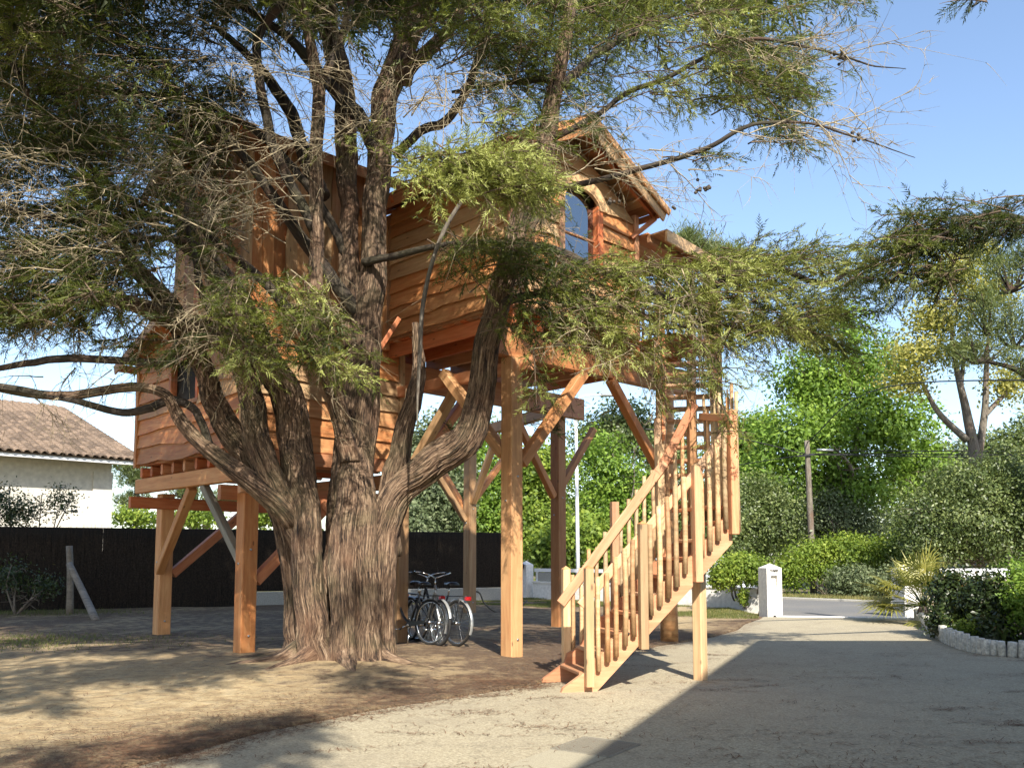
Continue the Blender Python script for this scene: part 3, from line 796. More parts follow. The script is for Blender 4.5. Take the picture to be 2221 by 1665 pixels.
for sgn in (-1, 1):
    dn = nrm(V * sgn - Z * 0.54); nn = nrm(V * sgn * 0.54 + Z); top = hp(0, 4.1, 8.42)
    for k in range(10):
        c = top + dn * (0.1 + k * 0.197)
        beam('roof_board', c - U * 3.0, c + U * 0.05, 0.192, 0.028, M['clad'], tr_, up=nn)
    beam('barge_board', top - U * 3.02 - nn * 0.1, top - U * 3.02 - nn * 0.1 + dn * 2.08, 0.035, 0.2, M['red'], tr_, up=nn)
    beam('fascia', top + dn * 2.06 - nn * 0.08 - U * 2.98, top + dn * 2.06 - nn * 0.08, 0.03, 0.14, M['red'], tr_, up=nn)
    for u in (-2.7, -2.0, -1.3, -0.6):
        beam('rafter', top + U * u - nn * 0.075, top + U * u - nn * 0.075 + dn * 2.02, 0.06, 0.1, M['red'], tr_, up=nn)
# --- low wing
pW = wall_panel('wall', [(-2.58, 2.97), (0.06, 2.97), (0.06, 4.72), (-2.58, 4.72)], hp(0, 2.82, 0), U, -V, 0.06, M['red'], th)
pWLa = wall_panel('wall', [(2.9, 2.97), (4.3, 2.97), (4.3, 4.72), (2.9, 4.72)], OTL, V, -U, 0.06, M['red'], th)
pWLb = wall_panel('wall', [(5.32, 2.97), (6.6, 2.97), (6.6, 4.86), (5.32, 5.0)], OTL, V, -U, 0.06, M['red'], th)
pWLc = wall_panel('wall', [(4.305, 2.97), (5.315, 2.97), (5.315, 3.84), (4.305, 3.84)], OTL, V, -U, 0.06, M['red'], th)
wall_panel('wall', [(4.305, 4.62), (5.315, 4.62), (5.315, 4.86), (4.305, 4.72)], OTL, V, -U, 0.06, M['red'], th)
wall_panel('wall', [(-2.52, 2.97), (0.06, 2.97), (0.06, 4.86), (-2.52, 4.86)], hp(0, 6.6, 0), U, V, 0.06, M['red'], th)
wall_panel('wall', [(2.9, 2.97), (6.54, 2.97), (6.54, 4.86), (2.9, 4.72)], hp(0.06, 0, 0), V, U, 0.06, M['red'], th)
for k in range(7):
    z0 = 2.98 + k * 0.262
    waney(pW, hp(0, 2.82, 0), U, -V, -2.62, 0.08, z0, 0.292, M['clad'], 700 + k, amp=0.02)
    if z0 + 0.27 > 3.9 and z0 < 4.5:
        waney(pWLa, OTL, V, -U, 2.80, 4.27, z0, 0.292, M['clad'], 720 + k, amp=0.022)
        waney(pWLb, OTL, V, -U, 5.36, 6.62, z0, 0.292, M['clad'], 740 + k, amp=0.022)
    else:
        waney(pWLa, OTL, V, -U, 2.80, 6.62, z0, 0.292, M['clad'], 720 + k, amp=0.022)
w2 = mkobj('window', None, th, Matrix.Translation(Vector(hp(-2.6, 4.8, 3.85))))
for v in (4.31, 5.32):
    beam('frame', OTL + V * v + Z * 3.82 - U * 0.01, OTL + V * v + Z * 4.66 - U * 0.01, 0.09, 0.11, M['red'], w2)
for z_ in (3.84, 4.62):
    beam('frame', OTL + V * 4.26 + Z * z_ - U * 0.012, OTL + V * 5.37 + Z * z_ - U * 0.012, 0.11, 0.07, M['red'], w2)
box('pane', (4.31, -0.004, 3.84), (5.32, 0.004, 4.62), M['darkopening'], w2, (V, -U), OTL + U * 0.055)  # flat dark sheet stands in for the unlit room behind
for u, v, z0, z1 in ((-2.64, 6.66, 2.94, 4.84), (0.14, 2.78, 2.80, 4.72), (-2.66, 2.74, 2.94, 7.5), (-0.22, 2.72, 4.75, 6.9)):
    beam('corner_board', hp(u, v, z0), hp(u, v, z1), 0.095, 0.095, M['clad'], th)
lr = mkobj('low_roof', None, th, Matrix.Translation(Vector(hp(-1.2, 6.2, 5.0))))
for k in range(9):
    v = 5.46 + k * 0.195; z_ = 5.36 - k * 0.062
    beam('roof_board', hp(-2.86, v, z_), hp(0.4, v, z_), 0.20, 0.028, M['clad'], lr, up=nrm(Z + V * 0.32))
beam('barge_board', hp(-2.88, 5.36, 5.30), hp(-2.88, 7.2, 4.71), 0.035, 0.17, M['red'], lr)
beam('fascia', hp(-2.87, 7.2, 4.76), hp(0.4, 7.2, 4.76), 0.035, 0.14, M['red'], lr)
for u in (-2.5, -1.6, -0.7, 0.1):
    beam('rafter', hp(u, 5.45, 5.26), hp(u, 7.15, 4.73), 0.06, 0.1, M['red'], lr)
# skirting under the wing and a loose batten leaning by the trunk
beam('skirt_board', hp(-2.68, 2.74, 2.86), hp(0.2, 2.74, 2.86), 0.03, 0.20, M['red'], th)
beam('batten', at(803, 790, 11.9), at(866, 690, 12.2), 0.03, 0.07, M['red'], th)
# --- deck rail of upright sticks
def stick(parent, p0, p1, r, seed, mat='pole', name='baluster'):
    rr = np.random.default_rng(seed)
    p0, p1 = np.asarray(p0, float), np.asarray(p1, float)
    mid = (p0 + p1) / 2 + rr.normal(size=3) * 0.008
    return tubeobj(name, [p0, mid, p1], [r * rr.uniform(0.95, 1.15), r * rr.uniform(0.9, 1.1), r * rr.uniform(0.8, 1.0)], M[mat], parent, 7, 0.10, seed, 4)
rail = mkobj('railing', None, th, Matrix.Translation(Vector(hp(4.5, 1, 4.75))))
def rail_run(a, b, n, seed):
    a, b = np.array(a, float), np.array(b, float)
    beam('handrail', a + Z * 0.95, b + Z * 0.95, 0.05, 0.09, M['red'], rail)
    beam('bottom_rail', a + Z * 0.12, b + Z * 0.12, 0.05, 0.08, M['red'], rail)
    for k in range(n):
        p = a + (b - a) * (k + 0.5) / n
        stick(rail, p + Z * 0.02, p + Z * rng.uniform(1.0, 1.12), 0.022, seed + k)
rail_run(hp(3.35, -0.9, 4.75), hp(4.0, -0.9, 4.75), 7, 900)
rail_run(hp(4.01, -0.9, 4.75), hp(4.01, 3.0, 4.75), 30, 930)
rail_run(hp(2.55, 3.05, 4.75), hp(4.01, 3.05, 4.75), 14, 970)

# ------------------------------------------------------------------ staircase
st = thing('wooden_staircase', 'pinkish timber staircase with peeled stick balusters rising to the deck', 'staircase', gnd(1240, 1502))
f0 = gnd(1240, 1502)
sdv = nrm(np.array([math.cos(math.radians(14)), math.sin(math.radians(14)), 0])); smv = np.array([-sdv[1], sdv[0], 0])
SW_ = 0.74
def sp(s, z, off=0.0): return f0 + sdv * s + smv * off + Z * z
def ztop(s): return 0.085 + 0.98 * s
saw = []
for k in range(8):
    s_ = 0.15 + 0.205 * k
    saw += [(s_, ztop(s_) - 0.015), (s_ + 0.035, ztop(s_) + 0.095), (s_ + 0.09, ztop(s_) + 0.115)]
outl = [(-0.12, 0.012), (0.27, 0.012), (1.86, 1.56), (1.86, 1.92)] + saw[::-1] + [(0.12, 0.20), (-0.10, 0.055)]
for off in (0.0, SW_):
    vs_ = [(s, o_, z) for o_ in (-0.03, 0.03) for s, z in outl]
    k = len(outl)
    fs = [tuple(range(k)), tuple(range(2 * k - 1, k - 1, -1))] + [(i, i + k, (i + 1) % k + k, (i + 1) % k) for i in range(k)]
    mkobj('stringer', pymesh('stringer', vs_, fs, M['stair']), st, frame(sdv, smv, f0 + smv * off))
    for s, z in ((0.62, 0.60), (1.30, 1.27), (1.70, 1.62)):
        if off == 0: tubeobj('bolt', [sp(s, z, -0.028), sp(s, z, -0.045)], 0.016, M['black'], st, 8)
for k in range(9):
    s = 0.20 + k * 0.205; z = 0.19 + k * 0.200
    beam('tread', sp(s, z, 0.032), sp(s, z, SW_ - 0.032), 0.215, 0.04, M['stair'], st)
for s, z0, z1 in ((0.17, 0.07, 1.29), (0.78, 0.44, 1.76), (1.42, 1.14, 2.40), (1.86, 1.66, 3.02)):
    beam('newel', sp(s, z0, -0.075), sp(s, z1, -0.075), 0.088, 0.088, M['stair' if s > 1 else 'fir'], st, up=smv, c=0.006)
for s, z0, z1 in ((0.20, 0.03, 1.27), (0.80, 0.45, 2.05), (1.38, 1.0, 2.75), (1.80, 1.5, 3.4)):
    beam('newel', sp(s, z0, SW_ + 0.075), sp(s, z1, SW_ + 0.075), 0.088, 0.088, M['red' if 0.5 < s < 1 else 'fir'], st, up=smv, c=0.006)
for s, z0, off, w in ((0.17, 1.29, -0.075, 0.046), (0.20, 1.27, SW_ + 0.075, 0.046), (0.78, 1.76, -0.075, 0.046), (1.42, 2.40, -0.075, 0.046), (1.86, 3.02, -0.075, 0.046)):
    c = sp(s, z0, off)
    vs_ = [c + sdv * w + smv * w, c - sdv * w + smv * w, c - sdv * w - smv * w, c + sdv * w - smv * w, c + Z * 0.035]
    mkobj('newel_cap', pymesh('newel_cap', vs_, [(0, 1, 4), (1, 2, 4), (2, 3, 4), (3, 0, 4), (3, 2, 1, 0)], M['fir']), st)
beam('handrail', sp(0.10, 0.90, -0.018), sp(1.40, 2.28, -0.018), 0.035, 0.10, M['stair'], st)
beam('handrail', sp(1.38, 2.26, -0.0185), sp(1.88, 2.86, -0.0185), 0.035, 0.10, M['stair'], st)
beam('handrail', sp(0.12, 0.88, SW_ + 0.018), sp(1.42, 2.52, SW_ + 0.018), 0.035, 0.11, M['stair'], st)
beam('handrail', sp(1.40, 2.50, SW_ + 0.0185), sp(1.82, 3.25, SW_ + 0.0185), 0.035, 0.11, M['stair'], st)
for off, sd_ in ((-0.062, 1100), (SW_ + 0.062, 1200)):
    for k in range(16):
        s = 0.275 + k * 0.100
        if min(abs(s - q) for q in ((0.78, 1.42, 1.86) if off < 0 else (0.80, 1.38, 1.80))) < 0.052: continue
        zz = (0.93 + 1.06 * (s - 0.1)) if off < 0 else (0.92 + 1.26 * (s - 0.1))
        stick(st, sp(s, ztop(s) - rng.uniform(0.10, 0.2), off), sp(s, zz + rng.uniform(0.0, 0.12), off), 0.029 if off < 0 else 0.026, sd_ + k)
# upper flight, turning away to the deck
f2 = np.array([2.20, 10.62, 0]); d2 = nrm(np.array([0.18, 0.98, 0])); m2 = np.array([-d2[1], d2[0], 0])
def sq(s, z, off=0.0): return f2 + d2 * s + m2 * off + Z * z
for off in (-0.34, 0.34):
    beam('stringer', sq(-0.1, 1.80, off), sq(2.95, 4.58, off), 0.055, 0.25, M['stair'], st)
    beam('handrail', sq(-0.05, 2.86, off), sq(2.95, 5.60, off), 0.045, 0.10, M['stair'], st)
    for k in range(22):
        s = 0.08 + k * 0.132
        z = 1.86 + 0.915 * s
        stick(st, sq(s, z - 0.12, off * 1.16), sq(s, z + 1.08 + rng.uniform(0, 0.08), off * 1.16), 0.022, 1300 + k + int(off * 100))
    for s in (0.0, 1.45, 2.9):
        beam('newel', sq(s, 1.75 + 0.915 * s, off * 1.22), sq(s, 3.1 + 0.915 * s, off * 1.22), 0.085, 0.085, M['stair'], st, up=m2)
for k in range(13):
    s = 0.05 + k * 0.222; z = 2.02 + k * 0.208
    beam('tread', sq(s, z, -0.31), sq(s, z, 0.31), 0.23, 0.04, M['stair'], st)
beam('landing_board', sp(1.74, 1.96, 0.04), sp(1.74, 1.96, 1.0), 0.26, 0.04, M['stair'], st)
post('post', 2.155, 10.17, -0.03, 2.2, 0.125, M['fir'], st)
for k in range(9):     # long sticks guarding the turn
    p = sp(1.93, 0, -0.06) + smv * (0.0 + 0.10 * k)
    stick(st, p + Z * (1.68 + 0.02 * k), p + Z * (3.25 + 0.12 * math.sin(k * 1.7)), 0.023, 1400 + k)
beam('handrail', sp(1.91, 2.95, -0.06), sp(1.91, 3.1, 0.80), 0.04, 0.09, M['stair'], st)

# ------------------------------------------------------------------ heather fence along the yard
fn = thing('heather_fence', 'dark brushwood fence panels with concrete posts behind the yard', 'fence', hp(2, 14.7, 0))
def fl(u): return hp(u, 15.35 - 0.335 * u, 0)
fe = nrm(fl(10) - fl(0)); fnn = np.array([fe[1], -fe[0], 0])       # fnn faces the yard
m_heath = mat_plain('heather', (0.009, 0.007, 0.005), 0.95, var=0.6, scale=9)  # weathered heather, darkened further to carry the crown's and house's shade
m_heath2 = mat_plain('heather_stem', (0.032, 0.022, 0.014), 0.95, var=0.6, scale=5)  # paler stems put small lit hints into the colour
fpos = np.linspace(-15, 11.0, 15)
for a, b in zip(fpos[:-1], fpos[1:]):
    z0 = 0.42 if a > 3.5 else 0.02
    p0, p1 = fl(a), fl(b - 0.002)
    pn = beam('panel', p0 + Z * (z0 + 2.16) / 2 - fnn * 0.03, p1 + Z * (z0 + 2.16) / 2 - fnn * 0.03, 0.05, 2.16 - z0, m_heath, fn)
    n_ = 2600
    t = rng.uniform(0, 1, n_); zb = rng.uniform(z0, 1.7, n_); hh = rng.uniform(0.3, 0.75, n_)
    o = p0 + (p1 - p0) * t[:, None] + Z * zb[:, None] + fnn * rng.uniform(-0.002, 0.05, n_)[:, None]
    tip = o + Z * np.minimum(hh, 2.28 - zb)[:, None] + fe * rng.normal(0, 0.05, n_)[:, None] + fnn * rng.normal(0.01, 0.015, n_)[:, None]
    w = 0.006
    Vv = np.stack([o - fe * w, o + fe * w, tip], 1).reshape(-1, 3)
    mkobj('heather_stems', trimesh('heather_stems', Vv, np.arange(len(Vv)).reshape(-1, 3), m_heath2), pn, ID, 'stuff')
    if a > 3.0:
        beam('base_slab', p0 + Z * 0.2, p1 + Z * 0.2, 0.07, 0.42, M['concrete'], fn)
for a in fpos:
    p = fl(a) + fnn * 0.02
    beam('fence_post', p - Z * 0.05 - fnn * 0.11, p + Z * (1.75 if a > 3 else 1.5) - fnn * 0.11, 0.09, 0.09, M['concrete'], fn)
p = at(950, 1205, 27.3); beam('fence_post', (p[0], p[1], 0), (p[0], p[1], 1.75), 0.10, 0.10, M['concrete'], fn)

# leaning prop and its short stake in front of the fence
lp = thing('timber_prop', 'leaning grey round timber propped against a stake by the dark fence', 'wooden prop', gnd(210, 1346))
tubeobj('prop', [gnd(210, 1346) - Z * 0.03, at(180, 1285, 20.6), at(150, 1222, 21.0)], [0.085, 0.08, 0.07], M['greywood'], lp, 9, 0.08, 3, 8)
sk = thing('timber_stake', 'short upright grey stake behind the leaning prop', 'stake', gnd(158, 1320))
b0 = at(152, 1312, 21.25)
tubeobj('stake', [(b0[0], 21.25, -0.03), (b0[0] - 0.03, 21.25, 1.0), (b0[0] - 0.09, 21.25, 1.66)], [0.085, 0.08, 0.075], M['greywood'], sk, 9, 0.06, 5, 8)

# ------------------------------------------------------------------ white house with the tiled roof on the left
wh = thing('white_house', 'white rendered house with brown canal tile roof at the left edge', 'house', hp(-5, 30, 0))
EV, EZ, UR = 24.95, 4.98, 4.30
box('wall', (-16, 25.98, -0.1), (3.72, 36, 4.93), M['cream'], wh, (U, V), D0)
box('pilaster', (3.05, 25.92, -0.1), (3.76, 26.05, 4.60), M['cream'], wh, (U, V), D0)
box('fascia_board', (-16.3, 24.98, 4.86), (4.30, 25.02, 5.02), M['whitepaint'], wh, (U, V), D0)
box('soffit', (-16.2, 25.02, 4.93), (4.28, 26.05, 4.96), M['cream'], wh, (U, V), D0)
box('vent', (2.30, 25.95, 3.05), (2.55, 25.99, 3.12), M['black'], wh, (U, V), D0)
slope = math.tan(math.radians(18.0))
sdn = nrm(V + Z * slope); snn = nrm(Z - V * slope)
rbase = hp(0, EV, EZ)
roof = mkobj('roof', prism_mesh('roof', 20.6, [(0, -0.03), (11.0, -0.03), (11.0, 0.03), (0, 0.03)], M['tile']), wh, frame(U, sdn, rbase - U * 16.3 - Z * 0.0 + snn * 0.03))
mkobj('gable_wall', pymesh('gable_wall', [hp(3.70, 25.6, 4.9), hp(3.70, 36, 4.9), hp(3.70, 35.3, 8.55), hp(3.66, 25.6, 4.9), hp(3.66, 36, 4.9), hp(3.66, 35.3, 8.55)], [(0, 1, 2), (5, 4, 3), (0, 3, 4, 1), (1, 4, 5, 2), (2, 5, 3, 0)], M['cream']), wh)
def tile_geo():
    k = 6; vs_ = []
    for x, s, dz in ((0, 1.06, 0.03), (0.47, 0.9, 0.01)):
        for t in np.linspace(math.pi, 0, k):
            vs_.append((0.135 * s * math.cos(t), x, 0.105 * s * math.sin(t) + dz))
    fs = [(i, i + 1, k + i + 1, k + i) for i in range(k - 1)]
    for t in np.linspace(math.pi, 0, k):
        vs_.append((0.105 * math.cos(t), 0.0, 0.078 * math.sin(t) + 0.02))
    fs += [(i + 2 * k, i + 1 + 2 * k, i + 1, i) for i in range(k - 1)]
    return vs_, fs
tv, tf = tile_geo()
tme = pymesh('tile', tv, tf, M['tile'], True)
rest = Acc()
tvn = np.array(tv); tfn = np.array([(f[0], f[1], f[2]) for f in tf] + [(f[0], f[2], f[3]) for f in tf])
cands = []
for rr in range(26):
    for cc in range(60):
        cands.append((UR - 0.14 - cc * 0.285, rr * 0.41, rr, cc))
px_, py_ = projn(np.array([rbase + U * c[0] + sdn * c[1] for c in cands]))
vis = [(c[1], c) for c, x in zip(cands, px_) if x > -25]
vis.sort(key=lambda q: q[0])
for i_, (_, c) in enumerate(vis):
    o = rbase + U * c[0] + sdn * (c[1] - 0.10) + snn * (0.055 + rng.uniform(0, 0.008)) + U * rng.uniform(-0.012, 0.012)
    mt = frame(U, sdn, o)
    if i_ < 290:
        mkobj('tile', tme, roof, mt)
    else:
        R3 = np.array(mt.to_3x3()); rest.add(tvn @ R3.T + o, tfn)
for c, x in zip(cands, px_):
    if x <= -25 and c[1] < 4:
        mt = frame(U, sdn, rbase + U * c[0] + sdn * (c[1] - 0.10) + snn * 0.055)
        rest.add(tvn @ np.array(mt.to_3x3()).T + np.array(mt.translation), tfn)
mkobj('far_tiles', rest.mesh('far_tiles', M['tile']), roof, ID, 'stuff')
for k in range(22):
    o = rbase + U * (UR + 0.02) + sdn * (k * 0.46 - 0.1) + snn * 0.12
    mkobj('verge_tile', tme, roof, frame(U, sdn, o))

# ------------------------------------------------------------------ street wall with rails, gate pillars
sw = thing('street_wall', 'low white garden wall with pale horizontal rail above it', 'wall', hp(12.4, 7.4, 0))
WU = 12.4
box('wall', (3.35, -0.10, -0.1), (11.75, 0.10, 0.54), M['white'], sw, (V, -U), hp(WU, 0, 0))
box('coping', (3.33, -0.13, 0.54), (11.77, 0.13, 0.585), M['white'], sw, (V, -U), hp(WU, 0, 0))
box('rail', (3.4, -0.02, 0.90), (11.75, 0.02, 1.01), M['whitepaint'], sw, (V, -U), hp(WU, 0, 0))
for v in np.linspace(3.6, 11.6, 8):
    box('rail_post', (v, -0.03, 0.58), (v + 0.06, 0.018, 0.90), M['whitepaint'], sw, (V, -U), hp(WU, 0, 0))
box('panel', (10.6, -0.012, 0.60), (11.7, 0.012, 0.88), M['concrete'], sw, (V, -U), hp(WU, 0, 0))
def pillar(c, w, h, label, ex, ey, slot=False):
    t = thing('gate_pillar', label, 'gate pillar', c)
    b = box('shaft', (-w / 2, -w / 2, -0.1), (w / 2, w / 2, h), M['white'], t, (ex, ey), c)
    c = np.asarray(c, float)
    q = [c + ex * a * w * 0.5 + ey * b_ * w * 0.5 + Z * h for a, b_ in ((-1, -1), (1, -1), (1, 1), (-1, 1))] + [c + Z * (h + 0.13)]
    mkobj('cap', pymesh('cap', q, [(0, 1, 4), (1, 2, 4), (2, 3, 4), (3, 0, 4)], M['white']), t)
    return t, b
pc = gnd(1672, 1333)
pe = nrm(np.array([0.97, 0.24, 0])); pn_ = np.array([pe[1], -pe[0], 0])      # pn_ looks at the yard
W_, H_ = 0.40, 1.13
pil = thing('gate_pillar', 'white pointed gate pillar with letter box niche left of the driveway mouth', 'gate pillar', pc)
# shaft built around a letter-box niche
nx0, nx1, nz0, nz1 = -0.10, 0.08, 0.66, 0.95
for nm, lo, hi in (('shaft', (-W_ / 2, -W_ / 2, -0.1), (W_ / 2, W_ / 2 - 0.085, H_)),):
    box(nm, lo, hi, M['white'], pil, (pe, pn_), pc)
for lo, hi in (((-W_ / 2, W_ / 2 - 0.085, -0.1), (W_ / 2, W_ / 2, nz0)), ((-W_ / 2, W_ / 2 - 0.085, nz1), (W_ / 2, W_ / 2, H_)),
               ((-W_ / 2, W_ / 2 - 0.085, nz0), (nx0, W_ / 2, nz1)), ((nx1, W_ / 2 - 0.085, nz0), (W_ / 2, W_ / 2, nz1))):
    box('shaft_face', lo, hi, M['white'], pil, (pe, pn_), pc)
q = [pc + pe * a * W_ * 0.5 + pn_ * b_ * W_ * 0.5 + Z * H_ for a, b_ in ((-1, -1), (1, -1), (1, 1), (-1, 1))] + [pc + Z * (H_ + 0.11)]
mkobj('cap', pymesh('cap', q, [(0, 1, 4), (1, 2, 4), (2, 3, 4), (3, 0, 4)], M['white']), pil)
def text_part(s, size, o, ex, parent, mat, name, shear=0.0):
    cu = bpy.data.curves.new(name, 'FONT')
    cu.body = s; cu.size = size; cu.extrude = 0.006; cu.shear = shear
    tmp = bpy.data.objects.new(name, cu); col.objects.link(tmp)
    dg = bpy.context.evaluated_depsgraph_get()
    me = bpy.data.meshes.new_from_object(tmp.evaluated_get(dg))
    bpy.data.objects.remove(tmp)
    me.materials.clear(); me.materials.append(mat)
    return mkobj(name, me, parent, frame(ex, Z, o))
text_part('nuages', 0.082, pc + pn_ * (W_ / 2 + 0.008) - pe * 0.12 + Z * 1.055, pe, pil, M['black'], 'lettering', 0.2)
text_part('7', 0.13, pc + pn_ * (W_ / 2 + 0.008) + pe * 0.02 + Z * 0.975, pe, pil, mat_plain('grey_number', (0.22, 0.20, 0.17), 0.6), 'house_number', 0.1)
pillar(hp(WU, 12.15, 0), 0.34, 1.13, 'white pillar with a lamp at the far end of the street wall', V, -U)
lm = thing('pillar_lamp', 'small dark round lamp on the far white wall pillar', 'lamp', hp(WU - 0.22, 12.15, 1.0))
tubeobj('lamp_body', [hp(WU - 0.18, 12.15, 1.08), hp(WU - 0.30, 12.15, 1.08)], [0.09, 0.11], M['black'], lm, 10)
gp = thing('concrete_post', 'grey concrete post standing beside the far wall pillar', 'post', hp(WU - 0.1, 12.62, 0))
beam('shaft', hp(WU - 0.1, 12.62, -0.05), hp(WU - 0.1, 12.62, 1.16), 0.3, 0.3, M['concrete'], gp)
# right of the gate: second pillar and screen wall behind the planting
p2 = at(1966, 1300, 20.6); p2[2] = 0
pillar(p2, 0.44, 1.09, 'white gate pillar half hidden behind the fan palm', pe, pn_)
s2 = thing('screen_wall', 'pale rendered wall with white rail behind the right planting bed', 'wall', p2 + pe * 2.5)
box('wall', (0.24, -0.10, -0.1), (5.2, 0.10, 0.86), mat_plain('beige_render', (0.55, 0.48, 0.36), 0.9), s2, (pe, pn_), p2)
box('rail', (0.24, -0.03, 0.90), (5.2, 0.03, 1.12), M['whitepaint'], s2, (pe, pn_), p2)
for k in range(4):
    box('rail_post', (0.5 + k * 1.5, -0.025, 0.86), (0.58 + k * 1.5, 0.025, 0.90), M['whitepaint'], s2, (pe, pn_), p2)

# ------------------------------------------------------------------ street lamp, telegraph pole, cables
sl = thing('street_lamp', 'tall thin white street lamp post behind the tree house', 'street lamp', hp(13.2, 10.3, 0))
lb = at(1254, 1240, 29.5)
tubeobj('pole', [(lb[0], 29.5, 0), (lb[0] - 0.02, 29.5, 3.0), (lb[0] - 0.05, 29.5, 6.6)], [0.075, 0.062, 0.05], M['whitepaint'], sl, 10)
tubeobj('arm', [(lb[0] - 0.05, 29.5, 6.55), (lb[0] + 0.2, 29.6, 6.85), (lb[0] + 0.9, 29.9, 6.95)], [0.04, 0.035, 0.03], M['whitepaint'], sl, 8, n=8)
beam('lamp_head', (lb[0] + 0.85, 29.88, 6.95), (lb[0] + 1.45, 30.1, 6.98), 0.2, 0.1, M['silver'], sl, c=0.03)
up_ = thing('telegraph_pole', 'leaning pale timber telegraph pole across the road', 'utility pole', gnd(1765, 1288))
pb = gnd(1765, 1288); PY = pb[1]
pt = at(1750, 955, PY)
tubeobj('pole', [pb - Z * 0.1, (pb + pt) / 2, pt], [0.125, 0.115, 0.095], M['barkgrey'], up_, 10, 0.03, 2, 10)
k0 = at(1751, 987, PY)
beam('crossarm', k0 + np.array([-0.42, -0.13, -0.05]), k0 + np.array([0.36, -0.13, 0.03]), 0.08, 0.07, M['black'], up_)
k1 = at(1772, 975, PY - 0.2)
tubeobj('cable_box', [k1, k1 + np.array([0.60, 0.0, -0.02])], [0.05, 0.05], M['metal'], up_, 8)
cab = [((1806, 977, PY - .2), (2221, 979, 30), (2700, 990, 22)), ((1755, 984, PY - .1), (2221, 987, 30), (2700, 1003, 22)), ((1757, 986, PY - .1), (2221, 994, 31), (2700, 1012, 23)),
       ((1749, 985, PY - .1), (1560, 1015, 36), (1300, 1060, 40)), ((1750, 960, PY), (1900, 845, 26), (2400, 820, 18)), ((1748, 985, PY - .1), (1600, 950, 30), (1400, 930, 26))]
clab = ('upper dark cable running right from the telegraph pole', 'middle dark cable running right from the telegraph pole', 'lowest dark cable running right from the telegraph pole', 'dark cable sagging left from the telegraph pole towards the trees', 'dark cable rising from the telegraph pole top to the right', 'dark cable rising left from the telegraph pole past the stairs')
for c, lbl in zip(cab, clab):
    tag(tubeobj('cable', [at(*q) for q in c], 0.02, M['wire'], None, 4, n=14), lbl, 'cable')

# ------------------------------------------------------------------ bicycles leaning behind the trunk
def torus(R, r, n=28, k=6):
    t = np.linspace(0, 2 * np.pi, n, endpoint=False); s = np.linspace(0, 2 * np.pi, k, endpoint=False)
    Tt, S = np.meshgrid(t, s, indexing='ij')
    Vv = np.stack([(R + r * np.cos(S)) * np.cos(Tt), r * np.sin(S), (R + r * np.cos(S)) * np.sin(Tt)], -1).reshape(-1, 3)
    i = np.arange(n)[:, None]; j = np.arange(k)[None, :]
    a = i * k + j; b = ((i + 1) % n) * k + j; c = ((i + 1) % n) * k + (j + 1) % k; d = i * k + (j + 1) % k
    return Vv, np.concatenate([np.stack([a, b, c], -1).reshape(-1, 3), np.stack([a, c, d], -1).reshape(-1, 3)])
tyv, tyt = torus(0.335, 0.021); me_tyre = trimesh('tyre', tyv, tyt, M['rubber'], smooth=True)
rmv, rmt = torus(0.310, 0.012); me_rim = trimesh('rim', rmv, rmt, M['chrome'], smooth=True)
A = Acc()
for k in range(28):
    a = k * 2 * math.pi / 28; b = a + (0.45 if k % 2 else -0.45)
    sgy = 0.03 if k % 4 < 2 else -0.03
    v_, t_, _b = tube([(0.02 * math.cos(b), sgy, 0.02 * math.sin(b)), (0.305 * math.cos(a), 0, 0.305 * math.sin(a))], 0.0022, 3, cap=False)
    A.add(v_, t_)
me_spoke = A.mesh('spokes', M['chrome'])
v_, t_, b_ = tube([(0, -0.05, 0), (0, 0.05, 0)], [0.024, 0.024], 8); me_hub = trimesh('hub', v_, t_, M['chrome'])
def arcpts(R, a0, a1, n=10):
    return [(R * math.cos(a), 0, R * math.sin(a)) for a in np.linspace(math.radians(a0), math.radians(a1), n)]
bm = {}
def bt(key, segs, mat, sides=7):
    A = Acc()
    for P, R in segs:
        P = np.array(P, float)
        v_, t_, _ = tube(P, np.interp(np.linspace(0, 1, len(P)), np.linspace(0, 1, np.size(R)), np.atleast_1d(R)), sides); A.add(v_, t_)
    bm[key] = A.mesh(key, mat, True)
WB, RW = 1.08, 0.356
BB = (0.46, 0, 0.29)
bt('frame', [([(0, 0.0, RW), BB], 0.012), ([BB, (0.27, 0, 0.78)], 0.016), ([(0, 0, RW), (0.31, 0, 0.68)], 0.009), (crom([(0.44, 0, 0.31), (0.62, 0, 0.42), (0.80, 0, 0.72), (0.875, 0, 0.86)], 10), 0.021), ([(0.865, 0, 0.93), (0.915, 0, 0.74)], 0.019), (crom([(0.915, 0.0, 0.75), (0.96, 0.0, 0.58), (WB, 0.0, RW)], 8), 0.016)], M['black'])
bt('frame_silver', [([(0, 0.0, RW), BB], 0.012), ([BB, (0.27, 0, 0.78)], 0.016), ([(0, 0, RW), (0.31, 0, 0.68)], 0.009), (crom([(0.44, 0, 0.31), (0.62, 0, 0.42), (0.80, 0, 0.72), (0.875, 0, 0.86)], 10), 0.022), ([(0.865, 0, 0.93), (0.915, 0, 0.74)], 0.019), (crom([(0.915, 0.0, 0.75), (0.96, 0.0, 0.58), (WB, 0.0, RW)], 8), 0.016)], M['silver'])
bt('seat_post', [([(0.27, 0, 0.76), (0.245, 0, 0.92)], 0.013)], M['chrome'])
bt('handlebar', [([(0.865, 0, 0.92), (0.845, 0, 1.04)], 0.012), (crom([(0.845, 0, 1.04), (0.90, 0.16, 1.10), (0.82, 0.28, 1.13), (0.66, 0.31, 1.11)], 10), 0.011), (crom([(0.845, 0, 1.04), (0.90, -0.16, 1.10), (0.82, -0.28, 1.13), (0.66, -0.31, 1.11)], 10), 0.011)], M['chrome'])
